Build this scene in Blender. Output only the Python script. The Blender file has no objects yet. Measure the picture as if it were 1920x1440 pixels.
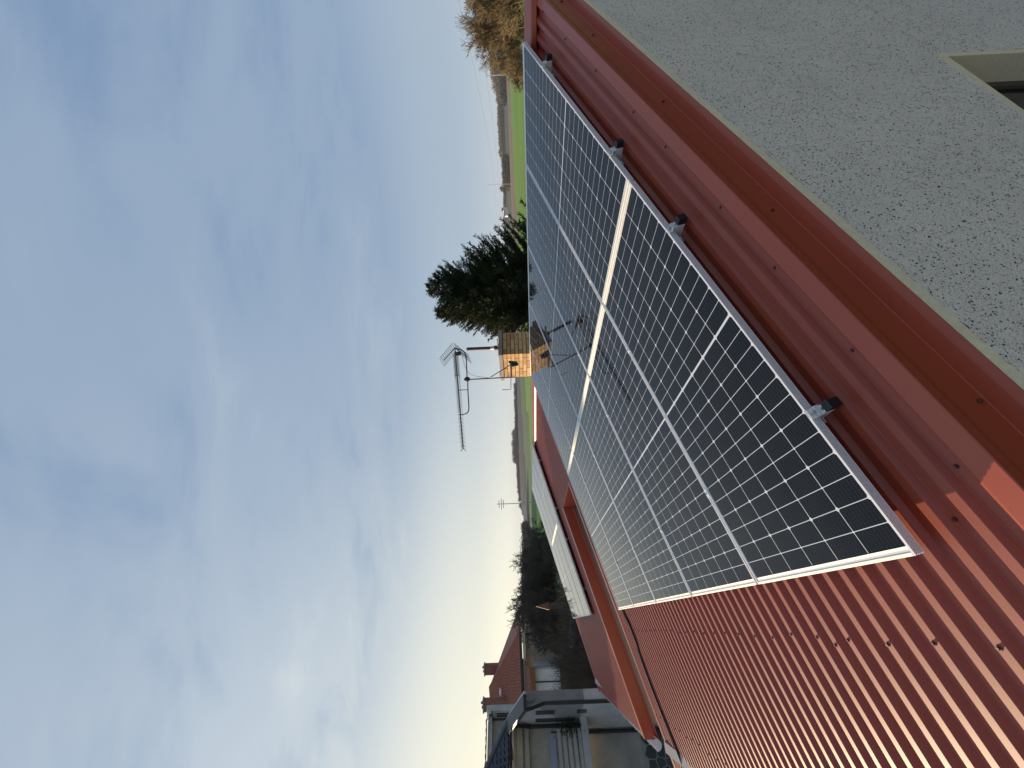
import bpy, math, random
import numpy as np
from mathutils import Matrix, Vector

random.seed(7); rng = np.random.default_rng(7)
sc = bpy.context.scene
C = sc.collection

# ------------------------------------------------------------------ frame of reference
# the phone was held sideways: the picture's left is the sky.  "cam" vectors are
# (right, forward, up) of the upright view; UPC is the true vertical in that frame.
F = 750.74
def nrm(a):
    x, y, z_ = float(a[0]), float(a[1]), float(a[2]); L_ = math.sqrt(x * x + y * y + z_ * z_); return np.array((x / L_, y / L_, z_ / L_))
def cross(a, b): return np.array((a[1] * b[2] - a[2] * b[1], a[2] * b[0] - a[0] * b[2], a[0] * b[1] - a[1] * b[0]))
UPC = nrm((-.042, .008, 1.0))
FWC = nrm(np.array((0, 1, 0)) - UPC * UPC[1])
RTC = cross(FWC, UPC)
MC = np.stack([RTC, FWC, UPC])               # cam -> world rotation
EYE = np.array((0, 0, 7.2))
def wv(c): return MC @ np.array(c, float)
def at(x, y, d):                              # point seen at photo pixel (x,y), d metres ahead
    return EYE + wv(((720 - y) / F * d, d, (960 - x) / F * d))

cam = bpy.data.cameras.new('camera'); co = bpy.data.objects.new('camera', cam); C.objects.link(co)
cam.sensor_fit = 'HORIZONTAL'; cam.sensor_width = 36; cam.lens = 36 * F / 1920
cam.clip_start = .05; cam.clip_end = 12000
cr = Matrix([list(r) for r in np.stack([wv((0, 0, -1)), wv((1, 0, 0)), wv((0, -1, 0))], 1)])
co.matrix_world = Matrix.Translation(EYE.tolist()) @ cr.to_4x4()
sc.camera = co

# ------------------------------------------------------------------ light
SUN_AZ, SUN_EL = math.radians(-61), math.radians(5.6)     # azimuth from +Y towards +X
sd = np.array((math.sin(SUN_AZ) * math.cos(SUN_EL), math.cos(SUN_AZ) * math.cos(SUN_EL), math.sin(SUN_EL)))
sl = bpy.data.lights.new('sun', 'SUN'); sl.energy = 5.0; sl.angle = math.radians(.55); sl.color = (1, .76, .5)
so = bpy.data.objects.new('sun', sl); C.objects.link(so)
so.rotation_euler = Vector(sd.tolist()).to_track_quat('Z', 'Y').to_euler()

w = bpy.data.worlds.new('World'); sc.world = w; w.use_nodes = True
nt = w.node_tree; nt.nodes.clear()
def N(tree, t, **k):
    n = tree.nodes.new(t)
    for a, b in k.items(): setattr(n, a, b)
    return n
def vmath(op, a, b=None):
    n = N(nt, 'ShaderNodeVectorMath', operation=op)
    for i, q in enumerate((a, b)):
        if q is None: continue
        if isinstance(q, (tuple, list)): n.inputs[i].default_value = q
        else: nt.links.new(q, n.inputs[i])
    return n
def math_(tree, op, a, b=None, c=None, clamp=False):
    n = N(tree, 'ShaderNodeMath', operation=op); n.use_clamp = clamp
    for i, q in enumerate((a, b, c)):
        if q is None: continue
        if isinstance(q, (int, float)): n.inputs[i].default_value = q
        else: tree.links.new(q, n.inputs[i])
    return n.outputs[0]
def ramp(tree, fac, pts, interp='LINEAR'):
    n = N(tree, 'ShaderNodeValToRGB'); n.color_ramp.interpolation = interp
    e = n.color_ramp.elements
    while len(e) < len(pts): e.new(.5)
    for i, (p, c) in enumerate(pts):
        e[i].position = p
        e[i].color = (c, c, c, 1) if isinstance(c, (int, float)) else tuple(c) + (1,)
    tree.links.new(fac, n.inputs[0]); return n.outputs[0]
def mixc(tree, fac, a, b, mode='MIX'):
    n = N(tree, 'ShaderNodeMix', data_type='RGBA', blend_type=mode)
    for i, q in ((0, fac), (6, a), (7, b)):
        if isinstance(q, (int, float)): n.inputs[i].default_value = q
        elif isinstance(q, tuple): n.inputs[i].default_value = q + (1,)
        else: tree.links.new(q, n.inputs[i])
    return n.outputs[2]
sky = N(nt, 'ShaderNodeTexSky', sky_type='NISHITA'); sky.sun_disc = False
sky.sun_elevation = SUN_EL; sky.sun_rotation = SUN_AZ; sky.altitude = 300
sky.air_density = 1.0; sky.dust_density = 1.2; sky.ozone_density = 1.6
tc = N(nt, 'ShaderNodeTexCoord'); D = tc.outputs['Generated']
sep = N(nt, 'ShaderNodeSeparateXYZ'); nt.links.new(D, sep.inputs[0])
z = math_(nt, 'MAXIMUM', sep.outputs[2], 0.0)
zz = math_(nt, 'ADD', z, .14)
pl = N(nt, 'ShaderNodeCombineXYZ')
nt.links.new(math_(nt, 'DIVIDE', sep.outputs[0], zz), pl.inputs[0])
nt.links.new(math_(nt, 'DIVIDE', sep.outputs[1], zz), pl.inputs[1])
def cloudnoise(scale, rot, sx, detail, rough, dist, off=(0, 0, 0)):
    m = N(nt, 'ShaderNodeMapping'); m.inputs['Rotation'].default_value = (0, 0, rot)
    m.inputs['Scale'].default_value = (sx, 1, 1); m.inputs['Location'].default_value = off
    nt.links.new(pl.outputs[0], m.inputs[0])
    n = N(nt, 'ShaderNodeTexNoise'); n.inputs['Scale'].default_value = scale
    n.inputs['Detail'].default_value = detail; n.inputs['Roughness'].default_value = rough
    n.inputs['Distortion'].default_value = dist; nt.links.new(m.outputs[0], n.inputs[0]); return n.outputs[0]
c1 = cloudnoise(.85, .9, .60, 6, .52, .45, (1.3, .4, 0))
c2 = cloudnoise(3.0, .8, .42, 6, .6, .6, (3, 1, 2))
cm = math_(nt, 'ADD', math_(nt, 'MULTIPLY', c1, .62), math_(nt, 'MULTIPLY', c2, .38))
cover = ramp(nt, cm, [(.34, .12), (.51, .45), (.70, .78)], 'EASE')
hz = ramp(nt, z, [(0, .9), (.12, .62), (.4, .18), (.9, 0)], 'EASE')
cover = math_(nt, 'MAXIMUM', math_(nt, 'MULTIPLY', cover, .85), hz)
sdot = vmath('DOT_PRODUCT', D, tuple(sd)).outputs[1]
glow = math_(nt, 'POWER', math_(nt, 'MAXIMUM', math_(nt, 'MULTIPLY_ADD', sdot, .5, .5), 0), 7.0)
lowz = ramp(nt, z, [(0, 1), (.55, 0)], 'EASE')
warm = math_(nt, 'MULTIPLY', glow, lowz)
cc = mixc(nt, glow, (.335, .395, .445), (.78, .77, .70))
cc = mixc(nt, math_(nt, 'MULTIPLY', warm, 1.3, clamp=True), cc, (.84, .78, .56))
blue = mixc(nt, glow, (.118, .195, .335), (.25, .34, .445))
nsk = mixc(nt, 1.0, sky.outputs[0], (.085, .085, .085), 'MULTIPLY')
base = mixc(nt, .15, blue, nsk)
fin = mixc(nt, cover, base, cc)
bg = N(nt, 'ShaderNodeBackground'); bg.inputs[1].default_value = 1.0
nt.links.new(fin, bg.inputs[0])
wo = N(nt, 'ShaderNodeOutputWorld'); nt.links.new(bg.outputs[0], wo.inputs[0])
sc.view_settings.view_transform = 'Standard'; sc.view_settings.look = 'None'
sc.view_settings.exposure = 0.6; sc.view_settings.gamma = 1
sc.view_settings.use_curve_mapping = False

# ------------------------------------------------------------------ materials
MATS = {}
def mat(name, col, rough=.6, metal=0, spec=.5, coat=0, coat_rough=.05, var=None, bump=None, grain=None, emis=None):
    """var=(scale, amount, colour2) mottling, bump=(scale, strength, distance)"""
    m = bpy.data.materials.new(name); m.use_nodes = True; t = m.node_tree
    b = t.nodes['Principled BSDF']
    b.inputs['Base Color'].default_value = tuple(col) + (1,)
    b.inputs['Roughness'].default_value = rough; b.inputs['Metallic'].default_value = metal
    b.inputs['Specular IOR Level'].default_value = spec
    b.inputs['Coat Weight'].default_value = coat; b.inputs['Coat Roughness'].default_value = coat_rough
    co_ = N(t, 'ShaderNodeTexCoord').outputs['Object']
    out = None
    if var:
        n = N(t, 'ShaderNodeTexNoise'); n.inputs['Scale'].default_value = var[0]; n.inputs['Detail'].default_value = 6
        n.inputs['Roughness'].default_value = .6
        t.links.new(co_, n.inputs[0])
        f = ramp(t, n.outputs[0], [(.35, 0.0), (.68, var[1])])
        out = mixc(t, f, tuple(col), tuple(var[2]))
    if grain:
        n = N(t, 'ShaderNodeTexNoise'); n.inputs['Scale'].default_value = grain[0]; n.inputs['Detail'].default_value = 3
        t.links.new(co_, n.inputs[0])
        f = ramp(t, n.outputs[0], [(.3, 1 - grain[1]), (.7, 1 + grain[1])])
        out = mixc(t, 1.0, out if out is not None else tuple(col), f, 'MULTIPLY')
    if out is not None: t.links.new(out, b.inputs['Base Color'])
    if bump:
        n = N(t, 'ShaderNodeTexNoise'); n.inputs['Scale'].default_value = bump[0]; n.inputs['Detail'].default_value = 5
        t.links.new(co_, n.inputs[0])
        bn = N(t, 'ShaderNodeBump'); bn.inputs['Strength'].default_value = bump[1]; bn.inputs['Distance'].default_value = bump[2]
        t.links.new(n.outputs[0], bn.inputs['Height']); t.links.new(bn.outputs[0], b.inputs['Normal'])
    MATS[name] = m; return m

mat('red_sheet', (.30, .053, .026), .42, spec=.5, var=(2.2, .45, (.25, .048, .027)), bump=(5, .05, .01), grain=(160, .06))
mat('red_trim', (.36, .062, .026), .36, spec=.55, var=(1.5, .4, (.31, .052, .025)), bump=(3, .07, .02), grain=(200, .05))
mat('screw', (.10, .022, .018), .45)
mat('alu', (.82, .81, .81), .45, metal=.3)
mat('alu_bright', (.74, .73, .69), .45, metal=1, grain=(40, .05))
mat('alu_groove', (.30, .30, .31), .5, metal=.6)
mat('backsheet', (.75, .76, .78), .4, coat=1.0, coat_rough=.035)
mat('black_rubber', (.012, .012, .013), .5)
mat('black_cable', (.010, .010, .010), .5)
mat('plaster_smooth', (.92, .75, .50), .85, var=(6, .5, (.72, .62, .46)), bump=(60, .25, .004), grain=(90, .08))
mat('plaster_wall_b', (.42, .37, .34), .85, var=(3, .6, (.34, .30, .28)), bump=(40, .2, .004))
mat('render_grey', (.48, .46, .41), .9, var=(1.2, .7, (.24, .25, .26)), bump=(18, .25, .02))
mat('render_blue', (.55, .54, .52), .9, var=(1.4, .6, (.27, .29, .33)), bump=(18, .25, .02))
mat('render_beige', (.56, .51, .41), .9, var=(1.1, .7, (.20, .20, .17)), bump=(18, .3, .02))
mat('render_white', (.75, .73, .70), .85, var=(1.5, .5, (.50, .50, .49)))
mat('window_dark', (.012, .014, .016), .08, spec=.6)
mat('window_frame', (.55, .55, .53), .5)
mat('concrete', (.30, .28, .26), .9, var=(9, .7, (.18, .17, .16)), bump=(30, .3, .01))
mat('mortar', (.075, .062, .05), .95)
mat('brick_a', (.62, .39, .16), .85, var=(30, .6, (.33, .19, .09)), bump=(60, .3, .004))
mat('brick_b', (.52, .30, .13), .85, var=(30, .6, (.27, .14, .07)), bump=(60, .3, .004))
mat('brick_c', (.68, .48, .22), .85, var=(30, .6, (.40, .25, .12)), bump=(60, .3, .004))
mat('rust', (.085, .04, .028), .7, var=(20, .8, (.05, .028, .022)))
mat('flue_metal', (.5, .48, .45), .4, metal=.8)
mat('aerial', (.045, .055, .06), .5, metal=.5)
mat('aerial_mesh', (.13, .14, .14), .5, metal=.5)
mat('gutter_grey', (.55, .57, .60), .4)
mat('pipe_dark', (.018, .018, .020), .5)
mat('brick_far', (.24, .10, .07), .85)
mat('tile_red', (.32, .095, .045), .75, var=(2.5, .8, (.22, .07, .04)), bump=(20, .3, .01))
mat('tile_orange', (.24, .10, .055), .75, var=(2.5, .8, (.17, .07, .045)), bump=(20, .3, .01))
mat('tile_dark', (.055, .055, .075), .6, var=(2.5, .8, (.03, .03, .045)), bump=(20, .3, .01))
mat('tile_ridge', (.08, .08, .09), .5)
mat('timber', (.12, .09, .065), .85, var=(6, .7, (.07, .055, .04)))
mat('timber_orange', (.23, .09, .03), .7)
mat('stone', (.075, .095, .095), .85, var=(7, .8, (.045, .06, .06)), bump=(20, .4, .01))
mat('stone_joint', (.32, .34, .31), .9)
mat('bark', (.10, .075, .055), .9, var=(4, .7, (.06, .045, .035)))
mat('bark_pale', (.20, .145, .09), .9, var=(.8, .7, (.13, .095, .06)))
mat('twig', (.145, .105, .052), .9)
mat('twig_dark', (.07, .055, .04), .9)
mat('grass_near', (.045, .065, .022), .95, var=(.5, .9, (.09, .075, .035)), bump=(8, .6, .05))
mat('grass_field', (.21, .36, .016), .95, var=(.02, .8, (.15, .28, .016)), grain=(.5, .12))
mat('meadow', (.085, .17, .04), .95, var=(.012, .9, (.06, .12, .035)), grain=(.3, .12))
mat('ploughed', (.30, .19, .10), .95, var=(.01, .8, (.22, .145, .08)), grain=(.3, .1))
mat('scrub', (.13, .11, .05), .95, var=(.02, .9, (.07, .07, .035)))
mat('hill_wood', (.055, .06, .06), .95, var=(.012, .9, (.035, .042, .04)), bump=(.03, 1, 6))
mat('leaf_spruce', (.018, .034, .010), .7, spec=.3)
mat('leaf_spruce_sunlit', (.055, .070, .012), .7, spec=.3)  # lighter olive copy of the leaf, sunlight put into its colour
mat('leaf_hedge', (.022, .034, .014), .8)
mat('leaf_brown', (.085, .052, .025), .85)
mat('leaf_green', (.05, .09, .018), .8)
mat('leaf_far', (.105, .088, .058), .9)
mat('leaf_far_dark', (.075, .072, .052), .9)
mat('cloth', (.30, .33, .40), .9)
mat('pole', (.38, .37, .35), .8)
mat('bluegrey', (.16, .17, .17), .8)
mat('white_paint', (.7, .7, .68), .6)

def brushed(name, col, rough, aniso, tangent):
    m = MATS[name]; t = m.node_tree; b = t.nodes['Principled BSDF']
    b.inputs['Metallic'].default_value = .3; b.inputs['Roughness'].default_value = rough; b.inputs['Anisotropic'].default_value = aniso
    vt = N(t, 'ShaderNodeVectorTransform', vector_type='VECTOR', convert_from='OBJECT', convert_to='WORLD'); vt.inputs[0].default_value = tangent
    t.links.new(vt.outputs[0], b.inputs['Tangent'])
brushed('alu_bright', None, .6, .5, (1, 0, 0))
def cell_material():
    m = bpy.data.materials.new('solar_cell'); m.use_nodes = True; t = m.node_tree
    b = t.nodes['Principled BSDF']
    g = N(t, 'ShaderNodeTexCoord').outputs['Object']
    s = N(t, 'ShaderNodeSeparateXYZ'); t.links.new(g, s.inputs[0])
    # nine bright busbars along the cell, 18.4 mm apart, with solder dots
    fr = math_(t, 'FRACT', math_(t, 'MULTIPLY_ADD', s.outputs[1], 1 / .0184, .5))
    d = math_(t, 'ABSOLUTE', math_(t, 'SUBTRACT', fr, .5))
    dots = math_(t, 'FRACT', math_(t, 'MULTIPLY', s.outputs[0], 1 / .0138))
    wdt = math_(t, 'MULTIPLY_ADD', math_(t, 'LESS_THAN', dots, .22), .035, .016)
    line = math_(t, 'LESS_THAN', d, wdt)
    oi = N(t, 'ShaderNodeObjectInfo')
    shade = mixc(t, oi.outputs['Random'], (.0035, .0042, .0058), (.0055, .0064, .0085))
    t.links.new(mixc(t, line, shade, (.05, .05, .052)), b.inputs['Base Color'])
    b.inputs['Roughness'].default_value = .35
    b.inputs['Coat Weight'].default_value = 1; b.inputs['Coat Roughness'].default_value = .035; b.inputs['Coat IOR'].default_value = 1.33; b.inputs['Specular IOR Level'].default_value = 0
    n = N(t, 'ShaderNodeTexNoise'); n.inputs['Scale'].default_value = 2.5; t.links.new(N(t, 'ShaderNodeNewGeometry').outputs['Position'], n.inputs[0])
    bn = N(t, 'ShaderNodeBump'); bn.inputs['Strength'].default_value = .05; bn.inputs['Distance'].default_value = .004
    t.links.new(n.outputs[0], bn.inputs['Height']); t.links.new(bn.outputs[0], b.inputs['Coat Normal'])
    MATS['solar_cell'] = m
cell_material()

def dash_material():
    m = bpy.data.materials.new('pebble_dash'); m.use_nodes = True; t = m.node_tree
    b = t.nodes['Principled BSDF']; b.inputs['Roughness'].default_value = .9
    g = N(t, 'ShaderNodeTexCoord').outputs['Object']
    wn = N(t, 'ShaderNodeTexNoise'); wn.inputs['Scale'].default_value = 45; wn.inputs['Detail'].default_value = 3
    t.links.new(g, wn.inputs[0])
    warp = N(t, 'ShaderNodeVectorMath', operation='MULTIPLY_ADD')
    t.links.new(wn.outputs['Color'], warp.inputs[0]); warp.inputs[1].default_value = (.022, .022, .022); t.links.new(g, warp.inputs[2])
    v = N(t, 'ShaderNodeTexVoronoi'); v.inputs['Scale'].default_value = 98; t.links.new(warp.outputs[0], v.inputs[0])
    v2 = N(t, 'ShaderNodeTexVoronoi'); v2.inputs['Scale'].default_value = 200; t.links.new(warp.outputs[0], v2.inputs[0])
    sepc = N(t, 'ShaderNodeSeparateColor'); t.links.new(v.outputs['Color'], sepc.inputs[0])
    sepd = N(t, 'ShaderNodeSeparateColor'); t.links.new(v2.outputs['Color'], sepd.inputs[0])
    rad = math_(t, 'MULTIPLY', math_(t, 'SUBTRACT', sepc.outputs[0], .17, clamp=True), .50)
    pit_shade = math_(t, 'MULTIPLY', math_(t, 'SUBTRACT', rad, v.outputs['Distance']), 14, clamp=True)
    rad2 = math_(t, 'MULTIPLY', math_(t, 'SUBTRACT', sepd.outputs[0], .36, clamp=True), .66)
    pit_shade2 = math_(t, 'MULTIPLY', math_(t, 'SUBTRACT', rad2, v2.outputs['Distance']), 10, clamp=True)
    all_pits = math_(t, 'MAXIMUM', pit_shade, math_(t, 'MULTIPLY', pit_shade2, .75))
    big = N(t, 'ShaderNodeTexNoise'); big.inputs['Scale'].default_value = 2.2; big.inputs['Detail'].default_value = 5; t.links.new(g, big.inputs[0])
    fine = N(t, 'ShaderNodeTexNoise'); fine.inputs['Scale'].default_value = 120; fine.inputs['Detail'].default_value = 4; t.links.new(g, fine.inputs[0])
    base = mixc(t, ramp(t, big.outputs[0], [(.35, 0.), (.65, 1.)]), (.88, .735, .62), (.79, .66, .55))
    base = mixc(t, ramp(t, fine.outputs[0], [(.3, 0.), (.75, .7)]), base, (.92, .80, .70))
    dk = mixc(t, sepc.outputs[1], (.045, .042, .034), (.17, .15, .12))  # dark tones paint shade into the sunken pits
    t.links.new(mixc(t, all_pits, base, dk), b.inputs['Base Color'])
    h = math_(t, 'SUBTRACT', math_(t, 'MULTIPLY', fine.outputs[0], .55), math_(t, 'MULTIPLY', all_pits, .8))
    bn = N(t, 'ShaderNodeBump'); bn.inputs['Strength'].default_value = 1.0; bn.inputs['Distance'].default_value = .009
    t.links.new(h, bn.inputs['Height']); t.links.new(bn.outputs[0], b.inputs['Normal'])
    MATS['pebble_dash'] = m
dash_material()

# ------------------------------------------------------------------ mesh builder
CS = {}
class MB:
    def __init__(s): s.v = []; s.f = []
    def add(s, vs, fs):
        o = len(s.v); s.v += [tuple(map(float, p)) for p in vs]; s.f += [tuple(i + o for i in f) for f in fs]; return s
    def hexa(s, p):           # 8 points: bottom 4, top 4
        return s.add(p, [(0, 3, 2, 1), (4, 5, 6, 7), (0, 1, 5, 4), (1, 2, 6, 5), (2, 3, 7, 6), (3, 0, 4, 7)])
    def box(s, a, b):         # axis aligned in local space
        x0, y0, z0 = a; x1, y1, z1 = b
        return s.hexa([(x0, y0, z0), (x1, y0, z0), (x1, y1, z0), (x0, y1, z0), (x0, y0, z1), (x1, y0, z1), (x1, y1, z1), (x0, y1, z1)])
    def obox(s, c, ax, ay, az):   # centre and three half-axes
        c, ax, ay, az = map(lambda q: np.array(q, float), (c, ax, ay, az))
        return s.hexa([c - ax - ay - az, c + ax - ay - az, c + ax + ay - az, c - ax + ay - az,
                       c - ax - ay + az, c + ax - ay + az, c + ax + ay + az, c - ax + ay + az])
    def extrude(s, prof, a, b, close=False, caps=False):   # prof: list of points, swept by vectors a..b
        n = len(prof); a = np.array(a, float); b = np.array(b, float)
        vs = [np.array(p) + a for p in prof] + [np.array(p) + b for p in prof]
        fs = [(i, (i + 1) % n, (i + 1) % n + n, i + n) for i in range(n if close else n - 1)]
        if caps: fs += [tuple(range(n))[::-1], tuple(range(n, 2 * n))]
        return s.add(vs, fs)
    def tube(s, pts, r, n=8, caps=True):
        pts = [(float(p[0]), float(p[1]), float(p[2])) for p in pts]; np_ = len(pts)
        rs = r if isinstance(r, (list, tuple)) else [r] * np_
        vs = []; cs = CS.setdefault(n, [(math.cos(6.2831853 * k / n), math.sin(6.2831853 * k / n)) for k in range(n)])
        for i, p in enumerate(pts):
            q1 = pts[min(i + 1, np_ - 1)]; q0 = pts[max(i - 1, 0)]
            dx, dy, dz = q1[0] - q0[0], q1[1] - q0[1], q1[2] - q0[2]; L_ = math.sqrt(dx * dx + dy * dy + dz * dz) or 1e-9
            dx /= L_; dy /= L_; dz /= L_; h = math.hypot(dx, dy)
            if h > 1e-3: ax, ay = dy / h, -dx / h
            else: ax, ay = 1., 0.
            bx, by, bz = -dz * ay, dz * ax, dx * ay - dy * ax; rr = rs[i]
            for c_, s_ in cs: vs.append((p[0] + rr * (c_ * ax + s_ * bx), p[1] + rr * (c_ * ay + s_ * by), p[2] + rr * s_ * bz))
        o = len(s.v); s.v += vs
        s.f += [(o + i * n + k, o + i * n + (k + 1) % n, o + (i + 1) * n + (k + 1) % n, o + (i + 1) * n + k) for i in range(np_ - 1) for k in range(n)]
        if caps: s.f += [tuple(range(o, o + n))[::-1], tuple(range(o + (np_ - 1) * n, o + np_ * n))]
        return s
def mesh_of(name, mb, m):
    me = bpy.data.meshes.new(name); me.from_pydata(mb.v, [], mb.f); me.materials.append(MATS[m]); me.validate(); return me
class Root:
    def __init__(s, name, label, cat, loc, rot=None, group=None):
        s.M = np.eye(4); s.M[:3, 3] = loc
        if rot is not None: s.M[:3, :3] = rot
        s.I = np.linalg.inv(s.M)
        o = bpy.data.objects.new(name, None); C.objects.link(o); o.matrix_world = Matrix([list(r) for r in s.M])
        o.empty_display_size = .2
        o['label'] = label; o['category'] = cat
        if group: o['group'] = group
        s.o = o
    def part(s, name, mb, m, local=False, parent=None, label=None, kind=None, smooth=False):
        if not local:
            a = np.array(mb.v) @ s.I[:3, :3].T + s.I[:3, 3]; mb.v = [tuple(p) for p in a]
        ob = bpy.data.objects.new(name, mesh_of(name, mb, m)); C.objects.link(ob); ob.parent = parent or s.o
        if label: ob['label'] = label
        if kind: ob['kind'] = kind
        if smooth: ob.data.shade_smooth()
        return ob
def copy_tree(o, parent=None):
    c = o.copy(); C.objects.link(c); c.parent = parent
    for ch in list(o.children): copy_tree(ch, c)
    return c
def solo(name, mb, m, label=None, cat=None, kind=None, group=None, smooth=False):
    """one-mesh thing, origin at its base"""
    a = np.array(mb.v)
    if kind: org = np.zeros(3)
    else: org = np.array((a[:, 0].mean(), a[:, 1].mean(), a[:, 2].min()))
    mb.v = [tuple(p) for p in a - org]
    ob = bpy.data.objects.new(name, mesh_of(name, mb, m)); C.objects.link(ob); ob.location = org.tolist()
    if label: ob['label'] = label
    if cat: ob['category'] = cat
    if kind: ob['kind'] = kind
    if group: ob['group'] = group
    if smooth: ob.data.shade_smooth()
    return ob
Z = np.array((0, 0, 1.))

# ================================================================== THE ROOF BUILDING
U = wv((.815, .5076, .2794)); V = wv((-.5153, .8555, -.0512)); U = nrm(U); V = nrm(V - U * (U @ V)); Nn = cross(U, V)
O = EYE + wv((-.5354, 1.2504, -1.2632))
ROT = np.stack([U, V, Nn], 1)
def rp(s, t, h=0.): return O + U * s + V * t + Nn * h
HC = -.100            # crest plane of the ribs below the panel faces
RH = .024             # rib height
PITCH, T0 = .111, .075 
EU = nrm(U - Z * (U @ Z))                     # level direction along the roof
b_ = Root('roof_building', 'pale pebble dash building under a shallow red corrugated metal roof with a notch', 'building', rp(0, 0, 0), ROT)
def ribs(t0, t1):
    """(t,h) outline of the trapezoid sheet between t0 and t1"""
    pts = [(t0, None)]
    k0 = int(math.floor((t0 - T0) / PITCH)) - 1; k1 = int(math.ceil((t1 - T0) / PITCH)) + 1
    for k in range(k0, k1 + 1):
        c = T0 + k * PITCH
        for dt, h in ((-.0355, -RH), (-.0325, -RH + .0012), (-.0190, -.0016), (-.0162, 0), (.0162, 0), (.0190, -.0016), (.0325, -RH + .0012), (.0355, -RH)):
            pts.append((c + dt, h))
    inner = [p for p in pts[1:] if t0 < p[0] < t1]
    ts = [p[0] for p in pts[1:]]; hs = [p[1] for p in pts[1:]]
    return [(t0, float(np.interp(t0, ts, hs)))] + inner + [(t1, float(np.interp(t1, ts, hs)))]
def sheet(t0, t1, s0, s1, lift=0.):
    mb = MB(); pr = [(0, t, HC + h + lift) for t, h in ribs(t0, t1)]
    mb.extrude(pr, (s0, 0, 0), (s1, 0, 0))
    pr2 = [(0, t, HC + h + lift - .0009) for t, h in ribs(t0, t1)]
    mb.extrude(pr2[::-1], (s0, 0, 0), (s1, 0, 0)); return mb
S_E, S_R = -1.95, 4.17
W_S = PITCH * 10
t = -.33; i = 0
edges = [-.33] + [T0 - .0555 + PITCH * 10 * k + PITCH * 6 for k in range(0, 5)] + [6.04]
for a, b in zip(edges[:-1], edges[1:]):
    b_.part('roof_sheet', sheet(a - .02 if i else a, b, S_E, S_R, .0012 * (i % 2)), 'red_sheet', True); i += 1
# the upper strip that joins to the far wing, and the wing itself
a = 6.04
while a < 13.78:
    b = min(a + W_S, 13.8); s0 = 2.17 if a < 7.8 else S_E
    if a < 7.87 < b: b = 7.87
    b_.part('roof_sheet', sheet(a, b, s0, S_R, .0012 * (i % 2)), 'red_sheet', True); i += 1
    a = b
# back slope behind the ridge
mb = MB(); kz = wv((0, 0, 1)); RB = rp(4.30, 0, HC)
DN = nrm(nrm(EU) * math.cos(.26) - Z * math.sin(.26))
for (t0, t1) in ((-.33, 13.8),):
    p = [rp(4.30, t0, HC - .01), rp(4.30, t1, HC - .01)]
    mb.add([p[0], p[1], p[1] + DN * 4.2, p[0] + DN * 4.2], [(0, 1, 2, 3)])
b_.part('back_roof', mb, 'red_sheet')
# ridge cap: rolled front lip, top leaf, back leaf
def loc2(pts): return [(s, 0, h) for s, h in pts]
segs = [(-.36, 1.9), (1.88, 4.3), (4.28, 6.2), (6.18, 8.9), (8.88, 11.4), (11.38, 13.84)]
for k, (t0, t1) in enumerate(segs):
    mb = MB(); l = .0015 * (k % 2)
    pr = loc2([(4.128, HC - .004 + l), (4.122, HC + .004 + l), (4.132, HC + .036 + l), (4.142, HC + .043 + l), (4.31, HC + .050 + l), (4.50, HC - .045 + l)])
    mb.extrude(pr, (0, t0, 0), (0, t1, 0)); pr2 = [(q[0] + .002, 0, q[2] - .002) for q in pr][::-1]
    mb.extrude(pr2, (0, t0, 0), (0, t1, 0)); b_.part('ridge_cap', mb, 'red_trim', True)
ZL = ROT.T @ Z                                  # vertical in roof-local axes
# verge flashing: leaf on the ribs, hem, upright face, ledge over the wall head, drip lip
def verge(t_in, t_out, sgn, s0, s1, face, ledge, k=0, name='verge_flashing'):
    lo = .0025 + .0015 * (k % 2); ex = .0015 * (k % 2)
    def P(t, h, b=0): return (0 + ZL[0] * b, t + ZL[1] * b, h + ZL[2] * b)
    so_ = sgn * ex
    t_out = t_out + so_
    pr = [P(t_in, HC + lo - .006), P(t_in + sgn * .001, HC + lo + .001), P(t_in + sgn * .006, HC + lo + .003), P(t_out - sgn * .003, HC + lo + .004), P(t_out, HC + lo + .001),
          P(t_out, HC + lo, -face), P(t_out + sgn * .002, HC + lo, -face - .002), P(t_out + sgn * (ledge - .010), HC + lo, -face - .007),
          P(t_out + sgn * ledge, HC + lo, -face - .010), P(t_out + sgn * (ledge + .010), HC + lo, -face - .024), P(t_out + sgn * (ledge + .009), HC + lo, -face - .028)]
    mb = MB(); mb.extrude(pr, (s0, 0, 0), (s1, 0, 0))
    pr2 = [(q[0], q[1] - sgn * .0012, q[2] - .0012) for q in pr][::-1]
    mb.extrude(pr2, (s0, 0, 0), (s1, 0, 0)); b_.part(name, mb, 'red_trim', True)
for k, (s0, s1) in enumerate([(-2.0, .02), (0.0, 2.02), (2.0, 4.02), (4.0, 4.5)]):
    verge(-.247, -.325, -1, s0, s1, .132, .062, k)
for k, (s0, s1) in enumerate([(-2.0, .02), (0.0, 2.17)]):
    verge(8.0, 7.84, -1, s0, s1, .20, .05, k)
for k, (s0, s1) in enumerate([(-2.0, .02), (0.0, 2.17)]):
    verge(5.97, 6.06, 1, s0, s1, .12, .03, k)
for k, (s0, s1) in enumerate([(-2.0, .02), (0.0, 2.02), (2.0, 4.5)]):
    verge(13.70, 13.82, 1, s0, s1, .12, .03, k)
mb = MB(); mb.extrude([(2.165, 0, HC + .004), (2.155, 0, HC - .01), (2.155 - ZL[0] * .2, 0, HC - .20)], (0, 6.06, 0), (0, 7.84, 0)); b_.part('notch_flashing', mb, 'red_trim', True)
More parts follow.
